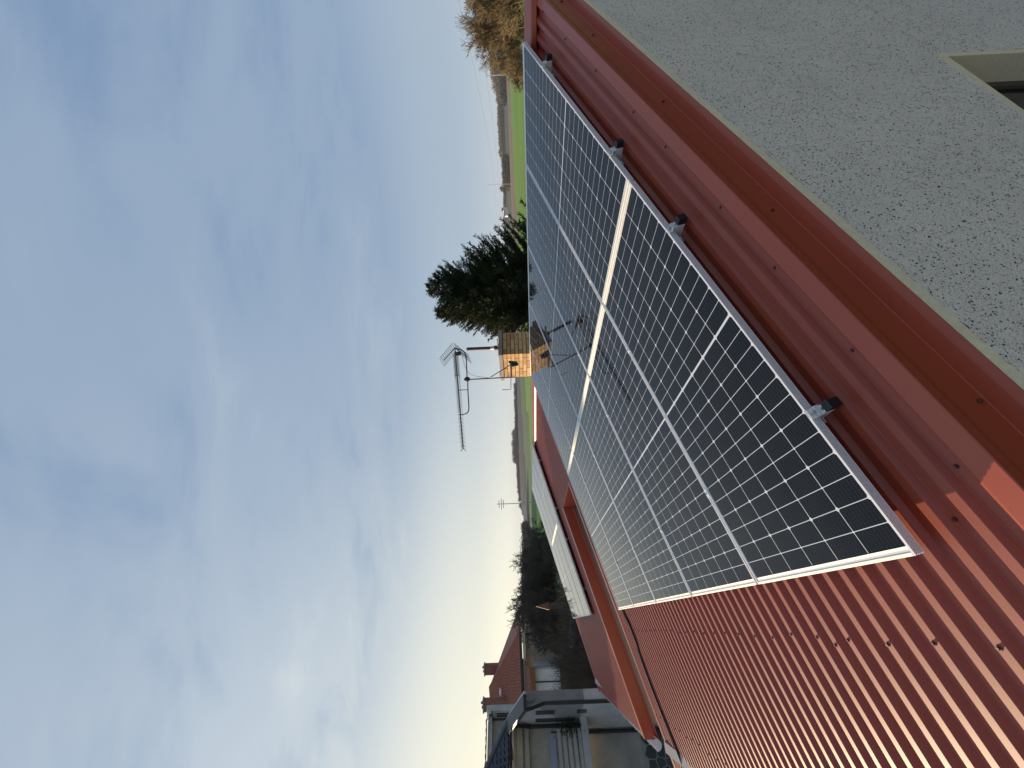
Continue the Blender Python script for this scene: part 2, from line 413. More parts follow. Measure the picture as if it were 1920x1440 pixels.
# screws on the ribs
def screw_mesh():
    mb = MB(); n = 10
    for (r, z0, z1) in ((.0085, 0, .0015), (.0055, .0015, .0065)):
        pr = [(r * math.cos(6.283 * k / n), r * math.sin(6.283 * k / n)) for k in range(n)]
        mb.add([(x, y, z0) for x, y in pr] + [(x * .92, y * .92, z1) for x, y in pr], [(k, (k + 1) % n, n + (k + 1) % n, n + k) for k in range(n)] + [tuple(range(n, 2 * n))])
    return mesh_of('screw', mb, 'screw')
SM = screw_mesh()
def screw(s, t, h):
    o = bpy.data.objects.new('screw', SM); C.objects.link(o); o.parent = b_.o; o.location = (s, t, h)
    o.rotation_euler = (random.uniform(-.06, .06), random.uniform(-.06, .06), random.random() * 6)
for k in range(0, 27):
    screw(-.28 + random.uniform(-.012, .012), T0 + .006 + PITCH * 2 * k, HC + .001)
for k in range(-1, 27): screw(-1.35 + random.uniform(-.015, .015), T0 + .006 + PITCH * 2 * k + PITCH, HC + .001)
screw(-.305, T0 + .006 + PITCH * 7, HC + .001)
for k in (-2, -1, 0, 1): screw(4.02 + random.uniform(-.02, .02), T0 + .042 + PITCH * k, HC - RH)
for s, t in ((.19, -.2), (.06, -.075), (1.05, -.23), (1.45, -.235), (1.97, -.238), (2.35, -.238), (2.9, -.24), (3.45, -.235), (3.95, -.25), (.98, -.125), (1.75, -.125), (2.2, -.125), (3.3, -.14), (.62, -.235), (-.3, -.24), (-.9, -.24)):
    screw(s, t, HC + .0075 if t < -.2 else HC - RH)
FACEN = -V
for s in (-.6, .35, 1.28, 2.25, 3.2, 3.85):
    mbp = O + U * s - V * .3275 + Nn * HC - Z * (.09 + random.uniform(-.02, .02))
    o = bpy.data.objects.new('screw', SM); C.objects.link(o); o.parent = b_.o
    o.location = (ROT.T @ (mbp - O)).tolist(); o.rotation_euler = (math.pi / 2, 0, random.random())
# battens and fascia under the sheets so that nothing is hollow at the edges
mb = MB()
for s in (-1.8, .2, 2.3, 4.05):
    mb.box((s, -.30, HC - RH - .09), (s + .06, 5.98, HC - RH - .002))
b_.part('purlin', mb, 'timber', True)

# --- right-hand wall (normal -V), rough dash with smooth borders, one window
WT = -.398
EXW = nrm(EU); 
def wallpt(s, b, d=0.):      # s along the slope line, b metres of drop below the crest line, d into the wall
    return O + U * s + V * (WT + d) + Nn * HC + Z * b
# in the wall plane use level coordinate x and world height z
ux, uz = (U @ EXW), (U @ Z)
P0 = wallpt(0, 0)
def wp(x, zz, d=0.): return np.array((P0[0], P0[1], 0)) + EXW * x + V * d * 1.0 + Z * (zz + 0)
def ztop(x): return P0[2] + uz / ux * x - .150
WX0, WX1 = -1.95, 4.75
wc = O + U * 2.445 + V * WT + Nn * HC + Z * (-1.685); WXC = (wc - P0) @ EXW; WZ = wc[2]
WIN = (WXC - 1.15, WXC, WZ - 1.35, WZ)
def wall_grid(mb, x0, x1, zf0, zf1, step, rough=.0045):
    nx = max(2, int((x1 - x0) / step)); nz = max(2, int(abs((zf1(x0) - zf0(x0))) / step))
    gx = np.linspace(x0, x1, nx + 1)
    r = np.random.default_rng(3)
    def vn(cell):
        a = r.random((int(nx * step / cell) + 3, int(nz * step / cell) + 3))
        X = np.linspace(0, a.shape[0] - 1.01, nx + 1); Y = np.linspace(0, a.shape[1] - 1.01, nz + 1)
        xi = X.astype(int); yi = Y.astype(int); fx = (X - xi)[:, None]; fy = (Y - yi)[None]
        fx = fx * fx * (3 - 2 * fx); fy = fy * fy * (3 - 2 * fy)
        return (a[xi][:, yi] * (1 - fx) * (1 - fy) + a[xi + 1][:, yi] * fx * (1 - fy) + a[xi][:, yi + 1] * (1 - fx) * fy + a[xi + 1][:, yi + 1] * fx * fy)
    hh = vn(.012) * .5 + vn(.024) * .6 + vn(.008) * .35 + vn(.2) * .5
    hh = (hh - hh.mean()) * rough * 2
    e = np.ones_like(hh)
    hh = -hh * e
    vs = []
    for i_, x in enumerate(gx):
        za, zb = zf0(x), zf1(x)
        for j_ in range(nz + 1):
            zz = za + (zb - za) * j_ / nz
            vs.append(wp(x, zz, hh[i_, j_]))
    fs = [(i_ * (nz + 1) + j_, (i_ + 1) * (nz + 1) + j_, (i_ + 1) * (nz + 1) + j_ + 1, i_ * (nz + 1) + j_ + 1) for i_ in range(nx) for j_ in range(nz)]
    mb.add(vs, fs)
TR = .045; BRD = .043
mb = MB()
wall_grid(mb, WX0, WX1, lambda x: WIN[3] + TR, lambda x: ztop(x) - BRD, .0085)
wall_grid(mb, WIN[1] + TR, WX1, lambda x: 0, lambda x: WIN[3] + TR + .015, .03)
wall_grid(mb, WX0, WIN[0] - TR, lambda x: 0, lambda x: WIN[3] + TR + .015, .03)
wall_grid(mb, WIN[0] - TR, WIN[1] + TR, lambda x: 0, lambda x: WIN[2] - TR, .03)
wl = b_.part('dash_wall', mb, 'pebble_dash', smooth=True)
wl['label'] = 'rough grey pebble dash wall below the roof edge'
mb = MB()
def plate(mb, pts, d0, d1):      # pts in wall plane (x,z) -> prism from depth d0 to d1
    n = len(pts); a = [wp(x, zz, d0) for x, zz in pts]; c = [wp(x, zz, d1) for x, zz in pts]
    mb.add(a + c, [tuple(range(n))] + [tuple(range(n, 2 * n))[::-1]] + [(i_, (i_ + 1) % n, (i_ + 1) % n + n, i_ + n) for i_ in range(n)])
plate(mb, [(WX0, ztop(WX0) - BRD - .004), (WX1, ztop(WX1) - BRD - .004), (WX1, ztop(WX1) - .006), (WX0, ztop(WX0) - .006)], -.001, .05)
b_.part('smooth_border', mb, 'plaster_smooth')
for nm, (xa, xb, za, zb) in {'head': (WIN[0] - TR, WIN[1] + TR, WIN[3], WIN[3] + TR + .004), 'jamb_far': (WIN[1], WIN[1] + TR + .004, WIN[2] - TR, WIN[3]),
             'jamb_near': (WIN[0] - TR - .004, WIN[0], WIN[2] - TR, WIN[3]), 'foot': (WIN[0], WIN[1], WIN[2] - TR - .004, WIN[2])}.items():
    mb = MB(); plate(mb, [(xa, za), (xb, za), (xb, zb), (xa, zb)], .001, .16); b_.part('window_surround', mb, 'plaster_smooth')
mb = MB(); plate(mb, [(WIN[0], WIN[2]), (WIN[1], WIN[2]), (WIN[1], WIN[3]), (WIN[0], WIN[3])], .155, .165)
wn_ = b_.part('window', mb, 'window_dark')
for (xa, xb, za, zb) in ((WIN[0] + .001, WIN[0] + .05, WIN[2], WIN[3]), (WIN[1] - .05, WIN[1] - .001, WIN[2], WIN[3]), (WIN[0] + .05, WIN[1] - .05, WIN[3] - .05, WIN[3] - .001), (WIN[0] + .05, WIN[1] - .05, WIN[2] + .001, WIN[2] + .05)):
    mb = MB(); plate(mb, [(xa, za), (xb, za), (xb, zb), (xa, zb)], .135, .154); b_.part('window_frame', mb, 'timber', parent=wn_)
# other walls
def vwall(p, q, zt_p, zt_q, m, name='wall', thick=.12, z0=0.):
    p = np.array(p); q = np.array(q); d = nrm(q - p); nn = cross(d, Z) * thick
    mb = MB(); P = lambda a, zz: np.array((a[0], a[1], zz))
    mb.hexa([P(p, z0), P(q, z0), P(q - nn, z0), P(p - nn, z0), P(p, zt_p), P(q, zt_q), P(q - nn, zt_q), P(p - nn, zt_p)])
    return b_.part(name, mb, m)
def fl(s, t): return rp(s, t, HC - RH - .04)
a, c = fl(-1.8, 7.88), fl(2.3, 7.88); vwall(a, c, a[2] - .05, c[2] - .05, 'plaster_wall_b', 'wing_wall')
a, c = fl(2.26, 5.9), fl(2.26, 8.0); vwall(a, c, a[2] - .02, c[2] - .02, 'red_trim')
a, c = fl(2.26, 6.0), fl(-1.85, 6.0); vwall(a, c, a[2] - .04, c[2] - .04, 'plaster_wall_b')
a, c = fl(-1.8, -.30), fl(-1.8, 6.0); vwall(c, a, a[2] - .02, c[2] - .02, 'plaster_wall_b')
a, c = fl(-1.8, 7.9), fl(-1.8, 13.7); vwall(c, a, a[2] - .02, c[2] - .02, 'plaster_wall_b')
a, c = fl(-1.8, 13.7), fl(4.3, 13.7); vwall(a, c, a[2] - .04, c[2] - .04, 'plaster_wall_b')
BX = EXW * 4.0
a, c = fl(4.3, -.3) + BX, fl(4.3, 13.7) + BX; vwall(a, c, a[2] - 1.1, c[2] - 1.1, 'plaster_wall_b')
a, c = fl(4.3, 13.7), fl(4.3, 13.7) + BX; vwall(a, c, a[2] - .04, c[2] - 1.1, 'plaster_wall_b')
a, c = fl(4.35, -.27) , fl(4.3, -.27) + BX; vwall(c, a, c[2] - 1.1, a[2] - .1, 'pebble_dash')
# dark window slot in the wing wall
mb = MB(); p = rp(-.45, 7.865, HC); q = rp(.9, 7.865, HC)
P1 = np.array((p[0], p[1], p[2] - .62)); Q1 = np.array((q[0], q[1], p[2] - .62))
mb.add([P1, Q1, Q1 - Z * 1.1, P1 - Z * 1.1], [(0, 1, 2, 3)]); 
mb2 = MB(); mb2.obox((P1 + Q1) / 2 - Z * .5 - V * .004, (Q1 - P1) / 2, V * .006, Z * .5); b_.part('wing_window', mb2, 'window_dark')
# steeper lean-to roof inside the notch
mb = MB(); top = rp(2.22, 0, HC) - Z * .42; dn = nrm(-EU * math.cos(.54) - Z * math.sin(.54)); nn_ = nrm(cross(dn, V)); nn_ = nn_ * (1 if nn_[2] > 0 else -1)
pr = []
for t_, h_ in ribs(6.13, 7.82): pr.append(top + V * t_ + nn_ * h_)
mb.extrude(pr, (0, 0, 0), dn * 1.9); b_.part('lean_to_roof', mb, 'red_sheet')
mb = MB(); q = rp(2.2, 0, HC) - Z * .33
mb.extrude([q + V * 6.12 + Z * .1, q + V * 6.12 - Z * .1, q + V * 6.12 - Z * .12 + dn * .12], (0, 0, 0), V * 1.7); b_.part('lean_to_flashing', mb, 'red_trim')
# gutter along the eave of the wing: half-round trough with end stop
g = Root('roof_gutter', 'pale half round gutter with closed end under the far red wing', 'gutter', rp(-2.05, 7.7, HC - .12))
def trough(t0, t1):
    c0 = rp(-2.03, t0, HC) - Z * .12; c1 = rp(-2.03, t1, HC) - Z * .12; R_ = .085; mb = MB()
    pr = [(-math.cos(x) * R_, -math.sin(x) * R_) for x in np.linspace(0, math.pi, 13)]
    pr_in = [(x * .965, y * .965) for x, y in pr][::-1]
    mb.extrude([c0 + EU * x + Z * y for x, y in pr + pr_in], (0, 0, 0), c1 - c0, close=True, caps=False); return mb, c0, pr
mbt, c0, pr = trough(7.62, 13.9); g.part('trough', mbt, 'gutter_grey', smooth=False)
mb = MB(); n = len(pr); ring = [c0 + EU * x + Z * y for x, y in pr]; mb.add(ring + [p - V * .006 for p in ring], [tuple(range(n)), tuple(range(n, 2 * n))[::-1]] + [(k, (k + 1) % n, (k + 1) % n + n, k + n) for k in range(n)])
g.part('end_stop', mb, 'gutter_grey')
mb = MB()
for t_ in (8.0, 9.2, 10.4, 11.6, 12.8): mb.obox(rp(-2.0, t_, HC) - Z * .095, EU * .10, V * .012, Z * .003)
g.part('bracket', mb, 'gutter_grey')
g2 = Root('roof_gutter', 'pale grey gutter below the near ribs', 'gutter', rp(-2.05, 3, HC - .12))
mbt, c0, pr = trough(-.3, 6.1); g2.part('trough', mbt, 'gutter_grey')

# ================================================================== SOLAR PANELS
PW, PL, GAP, BG = 1.038, 2.094, .020, .0135
def cell_mesh(flip):
    mb = MB(); a, c, ch, h = .0822, .1650, .0080, .0002; c2 = .0035
    p = [(ch, 0), (a - c2, 0), (a, c2), (a, c - c2), (a - c2, c), (ch, c), (0, c - ch), (0, ch)]
    if flip: p = [(a - x, y) for x, y in p][::-1]
    n = 8; mb.add([(x, y, 0) for x, y in p] + [(x, y, h) for x, y in p], [tuple(range(n))[::-1], tuple(range(n, 2 * n))] + [(k, (k + 1) % n, (k + 1) % n + n, k + n) for k in range(n)])
    return mb
CM = [mesh_of('cell', cell_mesh(f), 'solar_cell') for f in (0, 1)]
def cell_spots(pw):
    m0 = (PL - (24 * .0822 + 22 * .0028 + .012)) / 2; y0 = (pw - (6 * .1650 + 5 * .0034)) / 2; out = []
    x = m0
    for i_ in range(24):
        for j_ in range(6): out.append((x, y0 + j_ * .1684, i_ % 2))
        x += .0822 + (.012 if i_ == 11 else .0028)
    return out
def frame_rails(root, pw):
    H = .033
    # long rails: rim, grooved side
    def side(sgn, y0):
        prof = [(0, 0), (sgn * .0095, 0), (sgn * .0095, -.0045), (sgn * .0085, -.0045), (sgn * .0085, -H), (0, -H)]
        gro = []
        for zt in (-.026, -.0195, -.013, -.0065): gro += [(0, zt - .0016), (sgn * .007, zt - .0014), (sgn * .007, zt + .0010), (0, zt + .0012)]
        pts = prof + gro
        mb = MB(); mb.extrude([(0, y0 + a_, b__) for a_, b__ in pts], (0, 0, 0), (PL, 0, 0), close=True, caps=True)
        return mb
    for sgn, y0 in ((1, 0), (-1, pw)): root.part('long_frame_rail', side(sgn, y0), 'alu', True)
    for sgn, x0 in ((1, 0), (-1, PL)):
        prof = [(0, -H), (0, -.0012), (sgn * .0012, .0003), (sgn * .0105, .0003), (sgn * .0125, -.0016), (sgn * .021, -.0030), (sgn * .030, -.0022), (sgn * .0305, -.005), (sgn * .004, -.006), (sgn * .004, -H)]
        mb = MB(); mb.extrude([(x0 + a_, 0, b__) for a_, b__ in prof], (0, .0097, 0), (0, pw - .0097, 0), close=True, caps=True)
        root.part('short_frame_rail', mb, 'alu_bright', True)
def panel(origin_s, origin_t, h, label, group, pw=PW, single=True, rot=None):
    r = Root('solar_panel', label, 'solar panel', rp(origin_s, origin_t, h), ROT if rot is None else rot, group)
    frame_rails(r, pw)
    mb = MB(); mb.box((.005, .005, -.0085), (PL - .005, pw - .005, -.0046)); r.part('glass_laminate', mb, 'backsheet', True)
    if single:
        for x, y, f in cell_spots(pw):
            o = bpy.data.objects.new('cell', CM[f]); C.objects.link(o); o.parent = r.o; o.location = (x, y, -.0047)
    else:
        mb = MB()
        k = (pw - .04) / (PW - .04)
        for x, y, f in cell_spots(PW):
            c_ = cell_mesh(f); mb.add([(a_ + x, (b__ + y - .02) * k + .02, q - .0047) for a_, b__, q in c_.v], c_.f)
        r.part('cell_grid', mb, 'solar_cell', True, kind='stuff')
    mb = MB(); mb.box((PL * .45, pw * .4, -.033), (PL * .55, pw * .6, -.012)); r.part('junction_box', mb, 'black_rubber', True)
    return r
RN = ['nearest', 'second', 'third', 'fourth', 'fifth']
for bnk in (0, 1):
    for j in range(5):
        place = 'lower row' if bnk == 0 else 'upper row by the ridge'
        who = ['nearest to the pebble dash wall', 'second from the pebble dash wall', 'middle of the five', 'fourth from the pebble dash wall', 'farthest from the pebble dash wall'][j]
        panel(bnk * (PL + BG), j * (PW + GAP), random.uniform(-.0012, .0012), f'dark solar panel, {place}, {who}', 'solar panels on the near red roof', single=(bnk == 0 and j < 4) or (bnk == 1 and j < 2))
PW2 = PW; TL2 = .010
ROT2 = np.stack([U, nrm(V + Nn * TL2), nrm(Nn - V * TL2)], 1)
for bnk in (0, 1):
    for j in range(4):
        place = 'lower end' if bnk == 0 else 'ridge end'
        who = ['first column from the roof notch', 'second column from the roof notch', 'third column from the roof notch', 'outermost column'][j]
        panel(bnk * (PL + BG), 8.74 + j * (PW2 + GAP), j * (PW2 + GAP) * TL2, f'pale reflecting solar panel on the far wing, {place}, {who}', 'solar panels on the far red wing', PW2, single=False, rot=ROT2)
# mounting rails with end caps and clamps
def rail(s, t0, t1, label, group, w_, gapw, first, mids=True):
    r = Root('mounting_rail', label, 'mounting rail', rp(s, t0, HC), ROT, group)
    L_ = t1 - t0; hb = -HC - .034
    lo = hb - .044
    mb = MB(); pr = [(-.016, 0, lo), (.016, 0, lo), (.016, 0, hb - .001), (.006, 0, hb - .001), (.006, 0, hb - .010), (-.006, 0, hb - .010), (-.006, 0, hb - .001), (-.016, 0, hb - .001)]
    mb.extrude(pr, (0, 0, 0), (0, L_, 0), close=True, caps=True); r.part('rail_bar', mb, 'alu', True)
    mb = MB(); mb.box((-.0172, -.006, lo - .001), (.0172, .010, hb + .0003)); r.part('end_cap', mb, 'black_rubber', True)
    mb = MB(); mb.box((-.0170, .0102, lo - .0008), (.0170, .030, hb - .0002)); r.part('end_sleeve', mb, 'black_rubber', True)
    mb = MB()
    c_ = math.ceil((t0 + .04 - T0) / PITCH)
    for q in range(c_, int((t1 - T0) / PITCH), 5):
        y_ = T0 + PITCH * q - t0; mb.box((-.03, y_ - .012, .0006), (.03, y_ + .012, .004)); mb.box((-.012, y_ - .010, .004), (.012, y_ + .010, lo - .0004))
    r.part('rail_foot', mb, 'alu', True)
    # end clamp: foot, upright, hooked finger on the frame, bolt
    y1 = -t0; mb = MB()
    mb.box((-.02, y1 - .030, hb), (.02, y1 - .0015, hb + .004)); mb.box((-.02, y1 - .006, hb + .004), (.02, y1 - .0015, hb + .0325))
    mb.box((-.02, y1 - .030, hb + .004), (.02, y1 - .027, hb + .020)); mb.box((-.02, y1 - .027, hb + .017), (.02, y1 - .006, hb + .020))
    mb.box((-.02, y1 - .0055, hb + .0325), (.02, y1 + .008, hb + .0365)); cl = r.part('end_clamp', mb, 'alu', True)
    mb = MB(); mb.tube([(0, y1 - .0165, hb + .020), (0, y1 - .0165, hb + .029)], .0065, 10); r.part('clamp_bolt', mb, 'flue_metal', True, parent=cl)
    if mids:
        for k in range(1, 5 if w_ == PW else 4):
            yy = y1 + first + k * (w_ + gapw) - gapw / 2
            mb = MB(); mb.box((-.025, yy - .0155, -HC + .0006), (.025, yy + .0155, -HC + .0036)); mb.box((-.02, yy - .006, hb), (.02, yy + .006, -HC + .0006))
            mc_ = r.part('mid_clamp', mb, 'alu', True)
            mb = MB(); mb.tube([(0, yy, -HC + .0036), (0, yy, -HC + .009)], .006, 8); r.part('clamp_bolt', mb, 'flue_metal', True, parent=mc_)
    return r
for s, who in ((.513, 'lowest of the four, nearest the bare ribs'), (1.63, 'second lowest, just below the middle joint'), (2.386, 'third, just above the middle joint'), (3.69, 'highest, nearest the ridge')):
    rail(s, -.068, 5.30, f'mounting rail with black end cap, {who}', 'mounting rails under the near panels', PW, GAP, 0.)
for s, who in ((.513, 'lowest'), (1.63, 'second lowest'), (2.386, 'third from below'), (3.69, 'highest')):
    rail(s, 8.66, 13.40, f'{who} mounting rail under the far wing panels', 'mounting rails under the far panels', PW2, GAP, 8.76 + 8.66 - 8.66, mids=False)

# black cable on the ribs
pts = []
for s, t in ((.3, 5.35), (0, 5.42), (-.35, 5.33), (-.6, 5.42), (-.95, 5.47), (-1.25, 5.44), (-1.5, 5.40), (-1.8, 5.38), (-2.0, 5.36), (-2.12, 5.36)):
    pts.append(rp(s, t, HC + .012))
pts.append(rp(-2.2, 5.36, HC) - Z * .3); pts.append(rp(-2.2, 5.36, HC) - Z * 1.6)
def smooth_path(p, n=5):
    p = [np.array(q) for q in p]; out = []
    for i_ in range(len(p) - 1):
        a_, b__, c_, d_ = p[max(i_ - 1, 0)], p[i_], p[i_ + 1], p[min(i_ + 2, len(p) - 1)]
        for k in range(n):
            u_ = k / n; out.append(.5 * ((2 * b__) + (-a_ + c_) * u_ + (2 * a_ - 5 * b__ + 4 * c_ - d_) * u_ ** 2 + (-a_ + 3 * b__ - 3 * c_ + d_) * u_ ** 3))
    out.append(p[-1]); return out
solo('power_cable', MB().tube(smooth_path(pts), .015, 8), 'black_cable', 'thick black cable lying down the far edge of the ribbed red roof', 'cable', smooth=True)

# ================================================================== CHIMNEY
cc0 = at(990, 663, 7.55)                      # near corner of the stack
c_t = (cc0 - O) @ V; c_s = (cc0 - O) @ U
EV = nrm(cross(Z, EU)); 
CT = at(942, 663, 7.55)[2]; CB = CT - 1.15
ch = Root('brick_chimney', 'yellow brown brick chimney with a concrete cap behind the panels, sunlit on one side', 'chimney', (cc0[0], cc0[1], CB))
CW, CD = .80, .52                               # along EV, along EU
base = np.array((cc0[0], cc0[1], 0))
mb = MB(); ctr = base + EV * CW / 2 + EU * CD / 2; mb.obox(ctr + Z * (CB + CT) / 2, EU * (CD / 2 - .008), EV * (CW / 2 - .008), Z * (CT - CB) / 2); ch.part('mortar_core', mb, 'mortar')
BH, BJ, BL = .064, .012, .233
rows = int((CT - CB) / (BH + BJ))
def brick(p0, dx, dy, L_, D_, m):
    mb = MB(); e = .003
    c_ = p0 + dx * L_ / 2 + dy * D_ / 2 + Z * BH / 2
    mb.obox(c_, dx * L_ / 2, dy * D_ / 2, Z * BH / 2); ch.part('brick', mb, m)
bm = ['brick_a', 'brick_b', 'brick_c']
for r_ in range(rows):
    zz = CT - (r_ + 1) * (BH + BJ); 
    for (org, dx, dy, W_) in ((base, EV, EU, CW), (base, EU, EV, CD), (base + EU * CD, EV, -EU, CW), (base + EV * CW, EU, -EV, CD)):
        x = -(BL + BJ) * (.5 if (r_ % 2) else 0.) + random.uniform(-.01, .01)
        if dx is EU: x += .12; x -= (BL + BJ)
        while x < W_:
            a_ = max(x, .0); b__ = min(x + BL, W_)
            if b__ - a_ > .03:
                pr_ = random.uniform(-.003, .003)
                if dx is EU: a_ = max(a_, .013 + .0); b__ = min(b__, W_ - .013)
                if b__ - a_ > .02: brick(org + dx * a_ + Z * zz - dy * pr_, dx, dy, b__ - a_, .012, random.choice(bm))
            x += BL + BJ
mb = MB(); mb.obox(ctr + Z * (CT + .035), EU * (CD / 2 + .045), EV * (CW / 2 + .045), Z * .035); ch.part('cap_slab', mb, 'concrete')
fx = base + EV * .07 + EU * .22
mb = MB(); f0 = np.array((fx[0], fx[1], CT + .07)); mb.tube([f0, f0 + Z * .09], .045, 12); ch.part('flue_collar', mb, 'rust', smooth=False)
fl_ = ch.part('flue_pipe', MB().tube([f0 + Z * .07, f0 + Z * .62], .030, 14), 'rust')
ch.part('flue_sleeve', MB().tube([f0 + Z * .09, f0 + Z * .16], .034, 14), 'flue_metal', parent=fl_)
mb = MB(); mb.obox(f0 + Z * .015, EU * .02, EV * .26, Z * .008); ch.part('strap_bar', mb, 'rust')
mb = MB(); q = base + EV * (CW + .03) + EU * .1 + Z * (CT + .05); mb.obox(q, EU * .05, EV * .04, Z * .045); ch.part('loose_stone', mb, 'concrete')

# aerial on its bracket
DA = 7.45
def aa(x, y, d=DA): return at(x, y, d)
an = Root('tv_antenna', 'long television antenna with mesh reflector on a thin mast bolted to the chimney', 'antenna', aa(960, 703))
mast = [aa(966, 707), aa(945, 708), aa(890, 711), aa(870, 711.5)]
an.part('mast', MB().tube(mast, .012, 8), 'rust')
an.part('wall_bracket', MB().tube([aa(957, 682, 7.5), aa(959, 707)], .012, 6).tube([aa(957, 684, 7.5), aa(920, 707)], .008, 6), 'rust')
mb = MB(); mb.tube([aa(954, 679, 7.5), aa(970, 681, 7.5)], [.03, .035], 8).tube([aa(958, 684, 7.47), aa(971, 683, 7.5)], [.045, .03], 8); an.part('junction_box', mb, 'aerial')
an.part('side_rod', MB().tube([aa(958, 707), aa(958, 730), aa(942, 731)], .007, 6), 'rust')
an.part('mast_joint', MB().tube([aa(881, 711), aa(878, 711), aa(874, 711), aa(871, 711)], [.025, .045, .045, .025], 12), 'rust')
boomA, boomB = aa(853, 652, 7.75), aa(868.5, 842, 7.2)
an.part('boom', MB().tube([boomA, boomB], .011, 8), 'aerial')
an.part('lower_arm', MB().tube(smooth_path([aa(877, 711), aa(877.5, 735), aa(879, 762), aa(878.5, 770), aa(875, 775), aa(869, 777), aa(863.5, 777)], 4), .010, 8), 'aerial')
an.part('arm_strut', MB().tube([aa(860, 731.5), aa(877.5, 731)], .009, 8), 'aerial')
an.part('upper_arm', MB().tube(smooth_path([aa(876, 711), aa(874, 672), aa(872, 662), aa(866, 657), aa(855, 653)], 4), .010, 8), 'aerial')
bd = nrm(boomB - boomA); side = nrm(cross(bd, Z)); upv = nrm(cross(side, bd))
Lb = np.linalg.norm(boomB - boomA)
pos = list(np.linspace(.10, .55, 15)) + list(np.linspace(.56, 1.18, 12)) + list(np.linspace(1.24, Lb - .01, 11))
for k, p_ in enumerate(pos):
    c_ = boomA + bd * p_; h_ = .10 - .02 * (p_ / Lb)
    mb = MB()
    for sg in (-1, 1):
        for sg2 in (-1, 1):
            tip = c_ + side * sg * h_ * .75 + upv * sg2 * h_ * .50 + bd * .045
            mb.tube([c_ + upv * sg2 * .012, tip], .0042, 5)
    an.part('director', mb, 'aerial')
an.part('balun_box', MB().obox(aa(860, 664, 7.7), bd * .04, side * .03, upv * .045), 'aerial')
rc = boomA
for sg in (-1, 1):
    mb = MB(); e1 = rc + upv * sg * .015; e2 = rc + upv * sg * .27 + bd * .27
    hw = .23
    n1 = 9
    for k in range(n1): 
        p_ = e1 + (e2 - e1) * k / (n1 - 1); mb.tube([p_ - side * hw, p_ + side * hw], .0028, 4)
    for k in range(7):
        o_ = side * (-hw + 2 * hw * k / 6); mb.tube([e1 + o_, e2 + o_], .0024 if k not in (0, 6) else .004, 4)
    an.part('mesh_reflector', mb, 'aerial_mesh')
    an.part('reflector_arm', MB().tube([rc, e2 - (e2 - e1) * .15], .009, 6), 'aerial')
an.part('coax_cable', MB().tube(smooth_path([aa(866, 667, 7.6), aa(880, 700, 7.46), aa(920, 708.5, 7.43), aa(952, 706, 7.43), aa(960, 690, 7.43), aa(951, 675, 7.43), aa(945, 668, 7.43)], 5), .0045, 5), 'pole')

# ================================================================== GROUND
def hor(y): return 966 + .042 * (y - 720)
# skyline rows: photo y, skyline x of bare land, distance of that ridge
SKY_Y = [-400, 0, 60, 120, 200, 300, 400, 480, 600, 715, 800, 870, 950, 985, 1010, 1040, 1080, 1160, 1300, 1600]
SKY_X = [925, 925, 928, 934, 942, 945, 948, 951, 958, 966, 969, 972, 977, 985, 994, 990, 988, 990, 990, 1000]
SKY_R = [1500, 1500, 1500, 1500, 1500, 1500, 1400, 1300, 1300, 1300, 1200, 1100, 900, 600, 420, 500, 450, 450, 450, 450]
def az_to_y(a): return 720 - F * math.tan(max(-1.25, min(1.25, a)))
def terrain_z(a, r):
    y = az_to_y(a); y = max(-400, min(1600, y))
    sx = np.interp(y, SKY_Y, SKY_X); sr = np.interp(y, SKY_Y, SKY_R)
    el = (hor(y) - sx) / F * math.cos(a) * 1.0
    zr = 7.2 + sr * el
    r0 = np.interp(y, [0, 460, 700, 950, 1010, 1200], [820, 820, 600, 330, 200, 150])
    if r <= r0: return 0.
    if r <= sr:
        t_ = (r - r0) / (sr - r0); return zr * (t_ ** 1.2 if zr > 0 else t_)
    return zr - (r - sr) * .03
def cat_of(a, r):
    y = az_to_y(a)
    if r < 46: return 'garden_ground'
    if y < 640:
        if r < 425 + 40 * math.sin(y * .01): return 'grass_field'
        if r < 830: return 'ploughed_field'
        if r < 1080: return 'scrub_land'
        return 'hills'
    if y < 995:
        b1 = np.interp(y, [700, 995], [290, 190]); b2 = np.interp(y, [640, 995], [640, 330])
        if r < b1: return 'grass_field'
        if r < b2: return 'meadow'
        return 'hills'
    if r < 100: return 'garden_ground'
    if r < 190: return 'grass_field'
    return 'hills'
azs = list(np.radians(np.arange(-180, -50, 5))) + list(np.radians(np.arange(-50, 50.01, .5))) + list(np.radians(np.arange(55, 181, 5)))
rs = [0, 6, 15, 30, 46, 70, 100, 140, 190, 240, 290, 330, 380, 425, 480, 560, 640, 720, 830, 950, 1080, 1200, 1300, 1400, 1500, 1700, 2000, 2600, 3500, 5000]
grid = [[np.array((r * math.sin(a), r * math.cos(a), terrain_z(a, r))) for r in rs] for a in azs]
cats = {}
for i_ in range(len(azs) - 1):
    for j_ in range(len(rs) - 1):
        ct = cat_of((azs[i_] + azs[i_ + 1]) / 2, (rs[j_] + rs[j_ + 1]) / 2)
        mb = cats.setdefault(ct, MB())
        q = [grid[i_][j_], grid[i_][j_ + 1], grid[i_ + 1][j_ + 1], grid[i_ + 1][j_]]
        if rs[j_] == 0: mb.add(q[1:][::-1][:3] if False else [q[0], q[2], q[1]], [(0, 1, 2)])
        else: mb.add([q[0], q[3], q[2], q[1]], [(0, 1, 2, 3)])
for ct, mb in cats.items():
    solo(ct, mb, {'garden_ground': 'grass_near', 'grass_field': 'grass_field', 'ploughed_field': 'ploughed', 'scrub_land': 'scrub', 'meadow': 'meadow', 'hills': 'hill_wood'}[ct], kind='structure')
def gz(p): return terrain_z(math.atan2(p[0], p[1]), math.hypot(p[0], p[1]))
